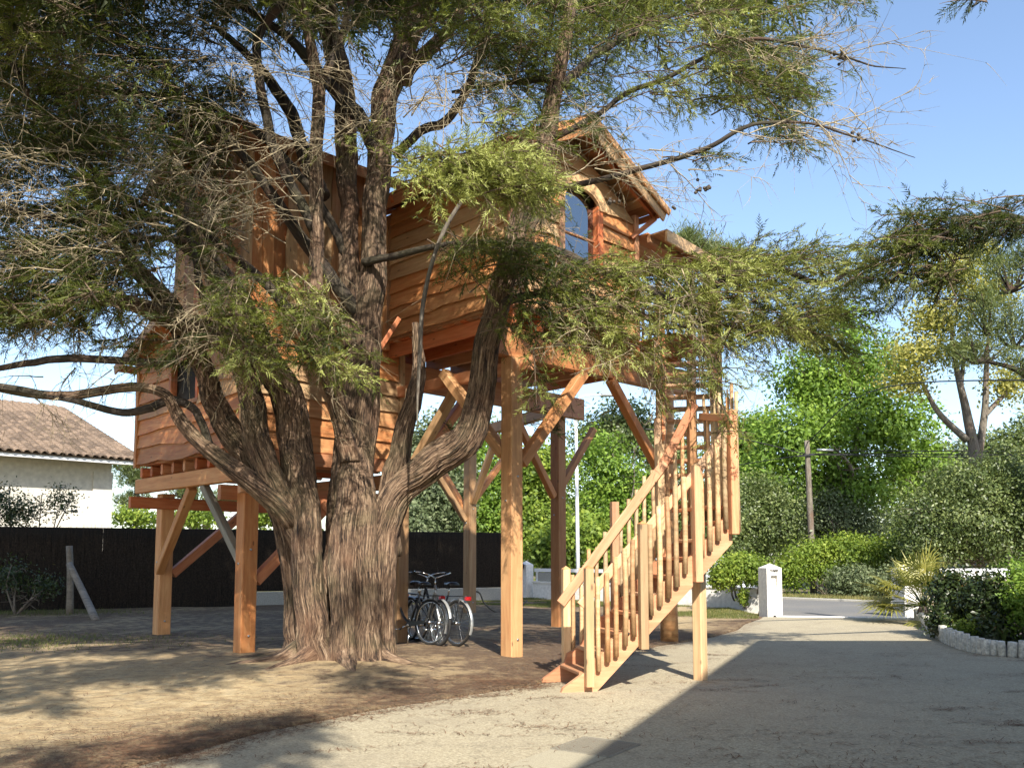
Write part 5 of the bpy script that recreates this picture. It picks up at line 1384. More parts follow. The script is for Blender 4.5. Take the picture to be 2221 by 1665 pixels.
# peeling strips of bark laid along every stem
def bark_strips(acc, Vg, ctr, n, seed, wrap, bkg):
    r = np.random.default_rng(seed)
    ni, nj = Vg.shape[:2]
    for _ in range(n):
        k = 6
        ln = r.integers(4, max(5, min(15, ni // 2)))
        i0 = r.integers(0, max(1, ni - ln - 1)); ii = np.linspace(i0, i0 + ln, k)
        jc = r.uniform(0, nj) + np.linspace(0, r.normal(0, 0.6), k) * (nj / 60.0)
        wj = r.uniform(0.010, 0.024)
        i1 = ii.astype(int); j1 = np.floor(jc).astype(int)
        f = (jc - j1)[:, None]; g = (ii - i1)[:, None]; i2 = np.minimum(i1 + 1, ni - 1)
        lo_ = Vg[i1, j1 % nj] * (1 - f) + Vg[i1, (j1 + 1) % nj] * f
        hi_ = Vg[i2, j1 % nj] * (1 - f) + Vg[i2, (j1 + 1) % nj] * f
        P = lo_ * (1 - g) + hi_ * g
        C = ctr[i1] * (1 - g) + ctr[i2] * g
        nn = nrm(P - C); tg = nrm(np.gradient(P, axis=0)); sd_ = np.cross(nn, tg)
        tp = np.sin(np.linspace(0.25, np.pi - 0.25, k))[:, None]
        h = r.uniform(0.006, 0.018)
        L_ = P - sd_ * wj * tp - nn * 0.006; R_ = P + sd_ * wj * tp - nn * 0.006
        T1 = P - sd_ * wj * 0.55 * tp + nn * h; T2 = P + sd_ * wj * 0.55 * tp + nn * h * r.uniform(0.5, 1.0)
        Vs = np.concatenate([L_, T1, T2, R_])
        q = np.arange(k - 1)
        Ts = []
        for a_ in range(3):
            o1, o2 = a_ * k, (a_ + 1) * k
            Ts += [np.stack([o1 + q, o2 + q, o2 + q + 1], -1), np.stack([o1 + q, o2 + q + 1, o1 + q + 1], -1)]
        b0 = bkg[i1, j1 % nj] + r.uniform(-0.3, 0.3, 3)
        acc.add(Vs, np.concatenate(Ts), bk=np.concatenate([b0 + nn * 0.02 * s_ for s_ in (-1, -0.4, 0.4, 1)]))
bark_strips(A, Vt.reshape(nz_, na, 3), np.stack([np.full(nz_, TC[0]), np.full(nz_, TC[1]), zs], -1), 700, 1, True, bkt.reshape(nz_, na, 3))
for i_, rows in enumerate(LIMBS):
    Q, RR = LP[i_]
    if RR.max() <= 0.11: continue
    v_, t_, b_ = tube(Q, RR, 26, 0.15, i_)
    n_ = len(Q)
    m_ = int(130 * np.sum(np.linalg.norm(np.diff(Q, axis=0), axis=1)) * np.mean(RR) * 6)
    bark_strips(A, v_[:n_ * 26].reshape(n_, 26, 3), Q, m_, 50 + i_, True, b_[:n_ * 26].reshape(n_, 26, 3))
trunk = mkobj('trunk', A.mesh('trunk', M['bark'], True), cy)
mkobj('branches', Al.mesh('branches', M['limb'], True), cy)
# surface roots
for k, (a, L) in enumerate(((3.6, 1.0), (4.2, 0.8), (5.0, 0.9), (5.7, 1.1), (2.9, 0.9))):
    e = np.array([math.cos(a), math.sin(a), 0])
    tubeobj('root', [TC + e * 0.55 + Z * 0.22, TC + e * 0.85 + Z * 0.09, TC + e * (0.95 + L * 0.4) + Z * 0.04, TC + e * (1.0 + L) - Z * 0.06], [0.15, 0.10, 0.06, 0.03], M['bark'], cy, 10, 0.15, k, 14)

# living foliage; tint also paints shaded inner and sunlit outer sprays
S = Spray()
OUTL, OUTR, TOW = (-1, -0.2, 0.0), (1, -0.2, -0.05), (0, -1, 0)
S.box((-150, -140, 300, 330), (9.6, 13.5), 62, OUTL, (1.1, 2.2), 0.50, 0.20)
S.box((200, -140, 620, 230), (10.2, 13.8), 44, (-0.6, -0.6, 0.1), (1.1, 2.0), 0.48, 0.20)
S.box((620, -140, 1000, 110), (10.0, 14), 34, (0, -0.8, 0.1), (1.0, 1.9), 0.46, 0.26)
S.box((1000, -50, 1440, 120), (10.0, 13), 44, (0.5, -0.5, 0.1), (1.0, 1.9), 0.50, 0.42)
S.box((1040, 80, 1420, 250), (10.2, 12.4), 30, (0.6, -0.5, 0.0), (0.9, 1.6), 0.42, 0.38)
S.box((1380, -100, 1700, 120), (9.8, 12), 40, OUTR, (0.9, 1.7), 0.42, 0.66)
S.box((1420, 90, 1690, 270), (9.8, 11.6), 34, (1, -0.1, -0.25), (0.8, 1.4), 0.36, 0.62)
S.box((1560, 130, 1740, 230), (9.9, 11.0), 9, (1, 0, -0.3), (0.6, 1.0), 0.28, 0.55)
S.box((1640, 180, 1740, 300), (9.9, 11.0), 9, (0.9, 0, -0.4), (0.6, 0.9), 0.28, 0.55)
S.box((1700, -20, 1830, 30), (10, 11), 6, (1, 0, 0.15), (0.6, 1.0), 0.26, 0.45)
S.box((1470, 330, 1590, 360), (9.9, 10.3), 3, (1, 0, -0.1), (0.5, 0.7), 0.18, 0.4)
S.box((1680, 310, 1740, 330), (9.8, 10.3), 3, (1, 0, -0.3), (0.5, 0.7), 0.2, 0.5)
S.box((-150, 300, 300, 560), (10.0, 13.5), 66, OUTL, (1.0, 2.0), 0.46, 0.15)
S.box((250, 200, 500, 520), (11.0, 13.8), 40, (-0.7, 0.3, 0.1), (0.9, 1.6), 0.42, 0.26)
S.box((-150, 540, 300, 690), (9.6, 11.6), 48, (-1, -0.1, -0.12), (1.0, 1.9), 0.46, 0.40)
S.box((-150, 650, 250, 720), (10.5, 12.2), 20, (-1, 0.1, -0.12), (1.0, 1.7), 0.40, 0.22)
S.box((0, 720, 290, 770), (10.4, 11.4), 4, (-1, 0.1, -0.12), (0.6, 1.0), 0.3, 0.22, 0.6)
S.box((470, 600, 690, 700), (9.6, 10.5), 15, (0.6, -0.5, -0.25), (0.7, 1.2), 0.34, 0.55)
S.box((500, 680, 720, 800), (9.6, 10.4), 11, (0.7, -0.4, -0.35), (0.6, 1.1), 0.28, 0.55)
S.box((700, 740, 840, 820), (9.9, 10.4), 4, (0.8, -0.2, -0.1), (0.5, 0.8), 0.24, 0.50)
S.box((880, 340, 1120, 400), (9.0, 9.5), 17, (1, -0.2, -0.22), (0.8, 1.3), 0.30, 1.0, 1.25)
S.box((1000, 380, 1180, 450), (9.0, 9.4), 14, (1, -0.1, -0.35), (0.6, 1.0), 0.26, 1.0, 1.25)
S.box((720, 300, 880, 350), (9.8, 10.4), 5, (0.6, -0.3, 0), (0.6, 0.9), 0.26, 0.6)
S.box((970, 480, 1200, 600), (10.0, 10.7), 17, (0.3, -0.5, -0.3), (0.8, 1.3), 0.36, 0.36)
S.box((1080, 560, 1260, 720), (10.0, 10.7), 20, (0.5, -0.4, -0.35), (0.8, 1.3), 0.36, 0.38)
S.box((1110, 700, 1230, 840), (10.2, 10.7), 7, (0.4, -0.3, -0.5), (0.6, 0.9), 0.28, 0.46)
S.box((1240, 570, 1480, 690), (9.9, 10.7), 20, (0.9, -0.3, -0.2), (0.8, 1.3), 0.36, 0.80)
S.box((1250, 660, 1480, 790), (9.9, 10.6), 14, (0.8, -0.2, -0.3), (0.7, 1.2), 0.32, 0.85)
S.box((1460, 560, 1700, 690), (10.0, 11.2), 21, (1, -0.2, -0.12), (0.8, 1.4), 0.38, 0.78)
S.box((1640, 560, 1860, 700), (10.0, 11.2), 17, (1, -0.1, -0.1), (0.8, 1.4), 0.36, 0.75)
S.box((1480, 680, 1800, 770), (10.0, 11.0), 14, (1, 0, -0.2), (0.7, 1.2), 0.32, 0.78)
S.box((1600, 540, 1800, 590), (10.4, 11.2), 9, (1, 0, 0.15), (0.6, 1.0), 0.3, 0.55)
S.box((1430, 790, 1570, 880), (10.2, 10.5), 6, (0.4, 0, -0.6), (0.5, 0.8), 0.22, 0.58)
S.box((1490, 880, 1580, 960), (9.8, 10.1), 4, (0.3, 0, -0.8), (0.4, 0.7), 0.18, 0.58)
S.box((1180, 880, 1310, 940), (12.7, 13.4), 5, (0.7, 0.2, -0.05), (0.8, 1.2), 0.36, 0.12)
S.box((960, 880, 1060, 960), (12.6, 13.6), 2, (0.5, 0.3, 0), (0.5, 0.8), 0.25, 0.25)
# crown above and in front of the picture: it is what throws the dapples
def vol(lo, hi, n, ln, w, tint, fl=0.3, dens=0.8):
    for _ in range(n):
        c = np.array([rng.uniform(a, b) for a, b in zip(lo, hi)])
        if projn(c)[1][0] > -60 and c[1] > 3: continue
        d = nrm(np.array([c[0] - TC[0], c[1] - TC[1], 0.4]) + rng.normal(0, 2.0, 3) * np.array([1, 1, 0.2]))
        L = rng.uniform(*ln)
        S.add(c - d * L / 2, c + d * L / 2, w, tint, dens, fl)
vol((-13.0, 7.5, 7.5), (-1.0, 17.0, 14.0), 420, (1.8, 3.0), 1.0, 0.3, 0.55, 0.5)
vol((-1.0, 12.5, 9.4), (4.0, 18.0, 14.5), 110, (1.8, 3.0), 1.0, 0.3, 0.55, 0.5)
vol((-9.5, 2.0, 5.9), (-1.2, 6.0, 8.5), 40, (1.2, 2.2), 0.55, 0.3, 0.30, 0.8)
vol((-8.0, -3.0, 5.6), (0.2, 4.0, 8.2), 62, (1.0, 2.0), 0.42, 0.3, 0.30, 1.3)
vol((-6.5, 4.6, 6.7), (-0.4, 8.2, 9.2), 5, (1.2, 2.2), 0.55, 0.3, 0.30, 0.8)
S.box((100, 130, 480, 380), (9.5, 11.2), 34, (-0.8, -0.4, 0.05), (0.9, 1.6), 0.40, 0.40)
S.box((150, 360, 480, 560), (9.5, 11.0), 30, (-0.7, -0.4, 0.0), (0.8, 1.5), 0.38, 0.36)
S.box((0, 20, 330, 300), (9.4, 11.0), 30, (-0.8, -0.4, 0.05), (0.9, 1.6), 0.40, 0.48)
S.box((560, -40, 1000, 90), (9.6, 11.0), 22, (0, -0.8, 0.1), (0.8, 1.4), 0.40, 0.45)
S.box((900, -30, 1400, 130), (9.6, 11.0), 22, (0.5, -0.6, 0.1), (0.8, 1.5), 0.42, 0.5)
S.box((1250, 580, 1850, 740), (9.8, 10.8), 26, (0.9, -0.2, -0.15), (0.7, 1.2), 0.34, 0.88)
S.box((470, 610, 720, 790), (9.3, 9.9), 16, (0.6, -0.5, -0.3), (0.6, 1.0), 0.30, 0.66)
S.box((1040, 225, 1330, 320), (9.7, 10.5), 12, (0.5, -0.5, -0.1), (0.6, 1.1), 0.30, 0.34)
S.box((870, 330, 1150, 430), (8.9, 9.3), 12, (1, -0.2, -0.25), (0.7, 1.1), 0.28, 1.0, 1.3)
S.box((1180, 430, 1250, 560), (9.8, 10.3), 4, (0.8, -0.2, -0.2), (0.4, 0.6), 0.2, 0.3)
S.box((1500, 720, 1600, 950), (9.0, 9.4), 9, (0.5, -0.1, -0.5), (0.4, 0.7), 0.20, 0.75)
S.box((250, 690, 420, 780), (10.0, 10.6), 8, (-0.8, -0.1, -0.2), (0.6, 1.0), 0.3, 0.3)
GAPS = [(598, 85, 700, 150), (590, 215, 700, 275), (775, 130, 815, 215), (870, 225, 1000, 320), (940, 180, 1010, 215), (395, 155, 440, 190), (300, 180, 350, 205)]
KEEP = [(515, 400, 690, 600), (850, 470, 960, 690), (870, 690, 1010, 860), (1200, 420, 1290, 560), (1290, 400, 1400, 545), (1375, 465, 1530, 565), (1250, 300, 1400, 400), (1450, 850, 1560, 1000), (1210, 840, 1420, 1010), (310, 800, 520, 1000)]
def cull(P):
    x, y = projn(P)
    front = P[:, 1] > 8.5
    k = np.zeros(len(P), bool)
    for a, b, c, d in GAPS:
        k |= (((x - (a + c) / 2) / ((c - a) / 2)) ** 2 + ((y - (b + d) / 2) / ((d - b) / 2)) ** 2 < 1) & front
    for a, b, c, d in KEEP:
        k |= (x > a) & (x < c) & (y > b) & (y < d) & front & (rng.uniform(size=len(P)) < 0.82)
    for (v0, ua, ub, za, zb, pr_) in ((-0.25, 0.1, 2.7, 4.9, 7.4, 0.7), (2.75, -2.6, -0.3, 4.8, 7.4, 0.8), (2.75, -2.6, 0.0, 3.1, 4.8, 0.6)):
        # sunlit windows in the crown: sprigs that would shade these walls are sparser
        sv = np.array(SUN_V); tt = ((P - D0) @ V - v0) / (sv @ V)
        Q = P - sv * tt[:, None] - D0
        hu = Q @ U
        k |= (tt > 0) & (hu > ua) & (hu < ub) & (Q[:, 2] > za) & (Q[:, 2] < zb) & (rng.uniform(size=len(P)) < pr_)
    tt = ((P - D0) @ U + 2.65) / (sv @ U)
    Q = P - sv * tt[:, None] - D0; hv = Q @ V
    k |= (tt > 0) & (hv > 2.9) & (hv < 6.6) & (Q[:, 2] > 3.0) & (Q[:, 2] < 4.7) & (rng.uniform(size=len(P)) < 0.7)
    k |= (y > 0) & (P[:, 1] < 8.4) & (P[:, 1] > 0.5) & (x > -30) & (x < 2250)       # nothing hangs in front of the lens
    return k
crown = S.finish('crown', cy, M['cyp'], cull)

# dead, pale inner twigs
def dead(boxes, name):
    main, mr, tw, twr = [], [], [], []
    for (b, Yr, n, dpx, ln) in boxes:
        for _ in range(n):
            Y = rng.uniform(*Yr)
            c = at(rng.uniform(b[0], b[2]), rng.uniform(b[1], b[3]), Y)
            d = nrm(np.array(dpx, float) + rng.normal(0, 0.45, 3)); L = rng.uniform(*ln)
            t = np.linspace(0, 1, 8)[:, None]
            bend = rng.normal(0, 0.12, 3) * L
            P = c + d * L * (t - 0.4) + bend * (t ** 2) - Z * 0.12 * L * t ** 2 + np.cumsum(rng.normal(0, 0.012 * L, (8, 3)), 0)
            main.append(P); mr.append(0.0085 * (1.15 - t[:, 0]))
            m = int(L / 0.11)
            for _k in range(m):
                f = rng.uniform(0.05, 1.0); k0 = min(int(f * 7), 6); p0 = P[k0] + (P[k0 + 1] - P[k0]) * (f * 7 - k0)
                dd = nrm(d + rng.normal(0, 0.75, 3)); l2 = rng.uniform(0.15, 0.60) * (1.15 - 0.5 * f)
                cv = rng.normal(0, 0.55, 3) - Z * 0.25
                q = np.linspace(0, 1, 5)[:, None]
                Q = p0 + dd * l2 * q + cv * l2 * q ** 2
                tw.append(Q); twr.append(0.0042 * (1.2 - q[:, 0]))
                for _j in range(int(l2 / 0.10)):
                    g = rng.integers(1, 5); d3 = nrm(dd + cv * 0.6 + rng.normal(0, 0.7, 3)); l3 = rng.uniform(0.06, 0.19)
                    cv3 = rng.normal(0, 0.5, 3) - Z * 0.4
                    tw.append(Q[g] + d3 * l3 * q + cv3 * l3 * q ** 2); twr.append(0.0031 * (1.25 - q[:, 0]))
    A = Acc()
    v_, t_ = tubes(np.array(main), np.array(mr), 4); A.add(v_, t_)
    v_, t_ = tubes(np.array(tw), np.array(twr), 3); A.add(v_, t_)
    0 and print(name, 'tris', sum(len(t) for t in A.T))
    return mkobj(name, A.mesh(name, M['twig']), cy, ID, 'stuff')
dead([((-40, 0, 330, 330), (9.2, 11.0), 26, (-0.9, -0.3, 0.0), (0.9, 1.9)),
      ((250, 0, 640, 330), (9.6, 11.2), 28, (-0.6, -0.5, 0.1), (0.8, 1.7)),
      ((0, 330, 420, 620), (9.2, 10.8), 30, (-0.8, -0.4, 0.0), (0.8, 1.7)),
      ((380, 320, 640, 620), (9.6, 10.9), 18, (-0.5, -0.6, -0.1), (0.7, 1.5)),
      ((600, 0, 860, 330), (9.8, 11.2), 26, (-0.2, -0.8, 0.0), (0.7, 1.4)),
      ((880, 130, 1080, 230), (9.6, 10.6), 16, (0.3, -0.7, -0.1), (0.6, 1.1)),
      ((1120, 200, 1340, 330), (9.4, 10.4), 8, (0.6, -0.5, -0.2), (0.6, 1.2)),
      ((1300, 300, 1560, 460), (9.6, 10.3), 8, (0.8, -0.2, -0.35), (0.6, 1.2)),
      ((1560, 60, 1800, 140), (9.9, 10.4), 12, (1, 0, -0.1), (0.7, 1.2)),
      ((1640, 240, 1880, 310), (9.7, 10.1), 12, (1, 0, -0.2), (0.7, 1.2)),
      ((1800, 110, 1920, 160), (10.1, 10.3), 3, (1, 0, -0.15), (0.6, 0.9)),
      ((1200, 600, 1500, 780), (9.8, 10.4), 18, (0.6, -0.4, -0.4), (0.5, 1.0)),
      ((1380, 740, 1560, 920), (10.0, 10.4), 5, (0.4, -0.2, -0.6), (0.5, 1.0)),
      ((950, 400, 1180, 460), (9.1, 9.6), 10, (0.7, -0.3, -0.5), (0.4, 0.8)),
      ((420, 590, 740, 800), (9.7, 10.6), 26, (0.2, -0.5, -0.4), (0.6, 1.2)),
      ((0, 560, 350, 760), (9.8, 10.8), 18, (-0.7, -0.3, -0.3), (0.6, 1.2)),
      ((0, 760, 330, 900), (10.2, 11), 6, (-0.7, -0.3, -0.3), (0.4, 0.9)),
      ((1560, 640, 1800, 760), (10.2, 10.8), 8, (0.8, -0.2, -0.1), (0.6, 1.0))], 'dead_twigs')
# the long bare hanging branch in front of the cabin
tubeobj('hanging_branch', [at(1005, 430, 10.2), at(968, 490, 10.2), at(940, 560, 10.2), at(917, 660, 10.2), at(911, 760, 10.25), at(906, 860, 10.3), at(905, 930, 10.35)], [0.022, 0.028, 0.030, 0.030, 0.026, 0.018, 0.006], M['barkgrey'], cy, 8, 0.2, 5, 30)
# cones in little clusters on the bare leaders
ico = Acc()
for (x, y, Y, n) in ((1515, 405, 10.0, 7), (1525, 412, 10.0, 6), (1325, 435, 10.0, 6), (1825, 122, 10.2, 6), (1812, 120, 10.2, 5), (1850, 295, 9.8, 3), (1868, 300, 9.8, 2), (1650, 95, 10.2, 4), (1465, 450, 10, 2)):
    for _ in range(n):
        c = at(x + rng.normal(0, 7), y + rng.normal(0, 6), Y + rng.normal(0, 0.04))
        t = np.linspace(0, np.pi, 5); s = np.linspace(0, 2 * np.pi, 8, endpoint=False)
        v_, t_, _ = tube(np.stack([np.zeros(5), np.zeros(5), -0.02 * np.cos(t)], -1) + c, 0.019 * np.sin(t) + 0.002, 7); ico.add(v_, t_)
mkobj('cones', ico.mesh('cones', M['cone'], True), cy, ID, 'stuff')

# second cypress, its trunk out of frame at the right
c2y = thing('cypress_tree', 'dark cypress reaching in from the right edge above the planting bed', 'tree', (9.6, 11.5, 0))
tubeobj('trunk', [(9.6, 11.5, -0.1), (9.5, 11.5, 2.5), (9.7, 11.6, 5.5), (9.6, 11.6, 9.0)], [0.5, 0.36, 0.25, 0.1], M['bark'], c2y, 18, 0.12, 31, 40)
Sx = Spray(); S_keep = S; S = Sx
for rows in ([(9.6, 11.5, 4.8), at(2221, 478, 9.6), at(2100, 490, 9.3), at(2010, 520, 9.2)], [(9.6, 11.5, 7.4), at(2200, -40, 9.4), at(2110, 15, 9.2)]):
    tubeobj('branch', rows, [0.07, 0.04, 0.025, 0.008], M['limb'], c2y, 8, 0.1, 3, 24)
Sx.box((2080, 445, 2300, 510), (9.2, 10.0), 26, (-1, -0.1, -0.02), (0.6, 1.1), 0.30, 0.12)
Sx.box((1960, 470, 2090, 540), (9.1, 9.7), 20, (-1, -0.1, 0.0), (0.5, 0.9), 0.28, 0.42)
Sx.box((1900, 520, 2060, 620), (9.2, 10.0), 24, (-1, -0.1, -0.1), (0.6, 1.0), 0.32, 0.42)
Sx.box((1980, 600, 2080, 660), (9.2, 9.8), 5, (-0.8, -0.1, -0.4), (0.5, 0.8), 0.26, 0.2)
Sx.box((2050, -10, 2130, 30), (9.1, 9.4), 3, (-1, 0, -0.2), (0.4, 0.6), 0.16, 0.15)
for _ in range(0):
    c = np.array([rng.uniform(7.6, 11.5), rng.uniform(9.5, 13.5), rng.uniform(6.2, 9.5)])
    if projn(c)[0][0] < 2300: continue
    d = nrm(c - np.array([9.6, 11.5, 6])); Sx.add(c - d * 0.7, c + d * 0.7, 0.45, 0.3, 0.8, 0.28)
Sx.finish('crown', c2y, M['cyp'])

# ------------------------------------------------------------------ broad-leaved trees and shrubs
def leafcloud(blobs, n_cl, per, size, crad, r, up=0.4, shell=0.55, wr=0.55):
    """leaf diamonds in clumps spread through a set of ellipsoids"""
    vols = np.array([b[3] * b[4] * b[5] for b in blobs]) ** 0.75
    pick = r.choice(len(blobs), n_cl, p=vols / vols.sum())
    B = np.array(blobs)[pick]
    d = unitv(n_cl, r); rad = (shell + (1 - shell) * r.uniform(0, 1, n_cl)) * (1 + r.normal(0, 0.07, n_cl))
    rad = np.where(r.uniform(size=n_cl) < 0.25, r.uniform(0.1, 0.8, n_cl), rad)
    C = B[:, :3] + d * B[:, 3:6] * rad[:, None]
    C[:, 2] = np.maximum(C[:, 2], 0.08)
    nrmC = nrm(d + Z * up)
    m = n_cl * per
    idx = np.repeat(np.arange(n_cl), per)
    off = r.normal(0, 1, (m, 3)) * (crad * r.uniform(0.6, 1.3, n_cl))[idx][:, None] * np.array([1, 1, 0.7])
    o = C[idx] + off
    o[:, 2] = np.maximum(o[:, 2], 0.03)
    nn = nrm(nrmC[idx] + r.normal(0, 0.65, (m, 3)))
    ax = nrm(np.cross(nn, r.normal(size=(m, 3)))); sx = np.cross(nn, ax)
    s = size * r.uniform(0.6, 1.3, m)[:, None]
    Vv = np.stack([o - ax * s * 0.5, o + sx * s * wr * 0.5, o + ax * s * 0.5 + nn * s * 0.08, o - sx * s * wr * 0.5], 1).reshape(-1, 3)
    k = np.arange(m)[:, None] * 4
    T = np.concatenate([k + np.array([0, 1, 2]), k + np.array([0, 2, 3])], 1).reshape(-1, 3)
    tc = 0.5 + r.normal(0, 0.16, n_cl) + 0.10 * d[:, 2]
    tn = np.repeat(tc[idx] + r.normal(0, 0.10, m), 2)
    return Vv, T, np.clip(tn, 0, 1)
def broad(name, label, cat, base, blobs, n_cl, per, size, crad, leaf, trunkr=0.0, limbs=4, seed=0, group=None, bark='barkgrey', shell=0.55, wr=0.55, stem_h=None):
    r = np.random.default_rng(seed)
    t = thing(name, label, cat, base, group)
    Vv, T, tn = leafcloud(blobs, n_cl, per, size, crad, r, shell=shell, wr=wr)
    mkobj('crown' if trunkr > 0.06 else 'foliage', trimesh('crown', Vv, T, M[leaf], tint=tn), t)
    A = Acc(); base = np.asarray(base, float)
    cz = np.mean([b[2] for b in blobs]); zl = min(b[2] - b[5] * 0.6 for b in blobs)
    fork = base + Z * (stem_h or max(0.15, zl * 0.8))
    if trunkr > 0.06:
        v_, t_, b_ = tube(crom([base - Z * 0.1, (base + fork) / 2 + r.normal(0, 0.05, 3), fork], 12), np.linspace(trunkr, trunkr * 0.75, 12), 12, 0.08, seed); A.add(v_, t_, bk=b_)
    else:
        fork = base
    for b in ((list(blobs) * 3)[:max(limbs, len(blobs))] if limbs else []):
        e = np.array(b[:3]) + r.normal(0, 0.45, 3) * np.array(b[3:6])
        mid = fork + (e - fork) * 0.5 + r.normal(0, 0.08, 3) * np.linalg.norm(e - fork)
        v_, t_, b_ = tube(crom([fork, mid, e], 12), np.linspace(max(trunkr * 0.6, 0.03), 0.012, 12), 7, 0.06, seed); A.add(v_, t_, bk=b_)
        for _ in range(5):
            q = fork + (e - fork) * r.uniform(0.45, 0.95); e2 = q + unitv(1, r)[0] * np.array(b[3:6]) * 0.6
            v_, t_, b_ = tube(crom([q, (q + e2) / 2 + r.normal(0, 0.05, 3), e2], 7), np.linspace(max(trunkr * 0.2, 0.014), 0.006, 7), 5); A.add(v_, t_, bk=b_)
    if A.V: mkobj('trunk' if trunkr > 0.06 else 'stems', A.mesh('trunk', M[bark], True), t)
    return t
def ell(px, py, Y, rx, ry, rd=None):
    """ellipsoid blob from a picture ellipse at depth Y"""
    c = at(px, py, Y); s = Y / FPX
    return (c[0], c[1], c[2], rx * s, (rd if rd else rx * s * 0.8), ry * s)
def G(px, Y): return np.array([at(px, 1205, Y)[0], Y, 0.0])

broad('oak_tree', 'bright green oak beyond the road, right of the stairs', 'tree', G(1840, 37), [ell(1830, 900, 37, 120, 110), ell(1720, 960, 36, 110, 90), ell(1950, 930, 37, 90, 80), ell(1760, 820, 37, 90, 70), ell(1880, 790, 37.5, 90, 80), ell(1680, 1060, 36, 90, 60), ell(1860, 1050, 37, 120, 70), ell(1990, 1010, 37, 70, 50), ell(1830, 700, 38, 55, 50)], 1500, 26, 0.20, 0.36, 'oak', 0.30, 9, 21, stem_h=4.0)
broad('locust_tree', 'slender yellow-green tree with bare forked trunks at the right', 'tree', G(2120, 30), [ell(2030, 690, 30, 75, 45), ell(1990, 770, 30, 80, 40), ell(2060, 590, 30, 80, 45), ell(2140, 640, 30, 70, 60), ell(2190, 830, 30, 50, 40), ell(1960, 830, 30, 55, 30), ell(2110, 545, 31, 60, 30), ell(2080, 760, 30, 60, 40)], 620, 24, 0.14, 0.34, 'yellow', 0.0, 0, 22, shell=0.3)
lt = bpy.data.objects.get('locust_tree')
for rows, rr in (([(2122, 1290, 30), (2115, 1010, 30), (2098, 900, 30), (2075, 800, 30), (2060, 690, 30)], [0.2, 0.19, 0.15, 0.10, 0.04]), ([(2118, 1010, 30), (2135, 900, 30), (2140, 800, 30), (2145, 690, 30)], [0.15, 0.12, 0.09, 0.03]), ([(2098, 955, 30), (2040, 900, 30), (2010, 850, 30), (1985, 790, 30)], [0.13, 0.10, 0.07, 0.03]), ([(2136, 900, 30), (2180, 855, 30), (2230, 810, 30)], [0.10, 0.07, 0.03]), ([(2085, 830, 30), (2095, 740, 30), (2110, 620, 30)], [0.08, 0.06, 0.02])):
    tubeobj('trunk', [at(*q) for q in rows], rr, M['barkgrey'], lt, 9, 0.07, 6, 24)
LAUREL = 'laurel thicket beyond the road'
broad('laurel_shrub', 'tall grey-green evergreen shrub mass at the far right beyond the road', 'shrub', G(2130, 28.6), [ell(2120, 1130, 28.6, 120, 100), ell(2010, 1150, 28.8, 80, 100), ell(2230, 1090, 28.6, 100, 120), ell(2090, 1050, 28.8, 80, 50), ell(2170, 1030, 28.8, 60, 50)], 1900, 26, 0.105, 0.26, 'dark', 0.10, 6, 23, LAUREL)
broad('laurel_shrub', 'dark evergreen shrub mass directly right of the stair newel', 'shrub', G(1620, 34), [ell(1620, 1140, 34, 80, 100), ell(1560, 1180, 33, 60, 80), ell(1690, 1120, 34, 60, 90), ell(1640, 1070, 35, 60, 40)], 1100, 26, 0.115, 0.28, 'dark', 0.10, 6, 24, LAUREL)
broad('laurel_shrub', 'silvery evergreen shrub behind the telegraph pole', 'shrub', G(1780, 36), [ell(1770, 1120, 36, 90, 70), ell(1850, 1150, 36, 80, 70), ell(1800, 1060, 37, 60, 30)], 900, 26, 0.12, 0.28, 'grey', 0.10, 6, 25, LAUREL)
broad('lime_bush', 'sunny yellow-green bush at the foot of the telegraph pole', 'bush', G(1790, 31.5), [ell(1770, 1215, 31.5, 60, 45), ell(1840, 1200, 31.5, 60, 45), ell(1720, 1240, 31, 40, 40)], 560, 26, 0.11, 0.20, 'lime', 0.0, 4, 26)
broad('lime_bush', 'yellow-green bush behind the road right of the pale variegated bush', 'bush', G(1930, 32), [ell(1925, 1205, 32, 60, 50), ell(1970, 1180, 32.5, 40, 30)], 300, 26, 0.13, 0.22, 'lime', 0.0, 4, 27)
broad('variegated_bush', 'pale grey-green bush overhanging the far edge of the road', 'bush', G(1880, 29.5), [ell(1870, 1262, 29.5, 55, 36), ell(1930, 1262, 29.2, 45, 40), ell(1830, 1262, 29.8, 35, 32)], 330, 26, 0.11, 0.20, 'grey', 0.0, 4, 28)
rs = broad('round_shrub', 'clipped bright green round shrub on thin stems before the white wall', 'shrub', gnd(1602, 1318), [ell(1600, 1233, 22.6, 56, 34), ell(1570, 1250, 22.4, 34, 26), ell(1635, 1240, 22.7, 28, 28)], 520, 22, 0.085, 0.11, 'lime', 0.03, 6, 29)
broad('small_shrub', 'small upright green shrub beside the round shrub stems', 'shrub', gnd(1614, 1318), [ell(1613, 1296, 22.3, 9, 20)], 40, 18, 0.06, 0.05, 'lime', 0.0, 3, 30)
BACK = 'green trees beyond the street'
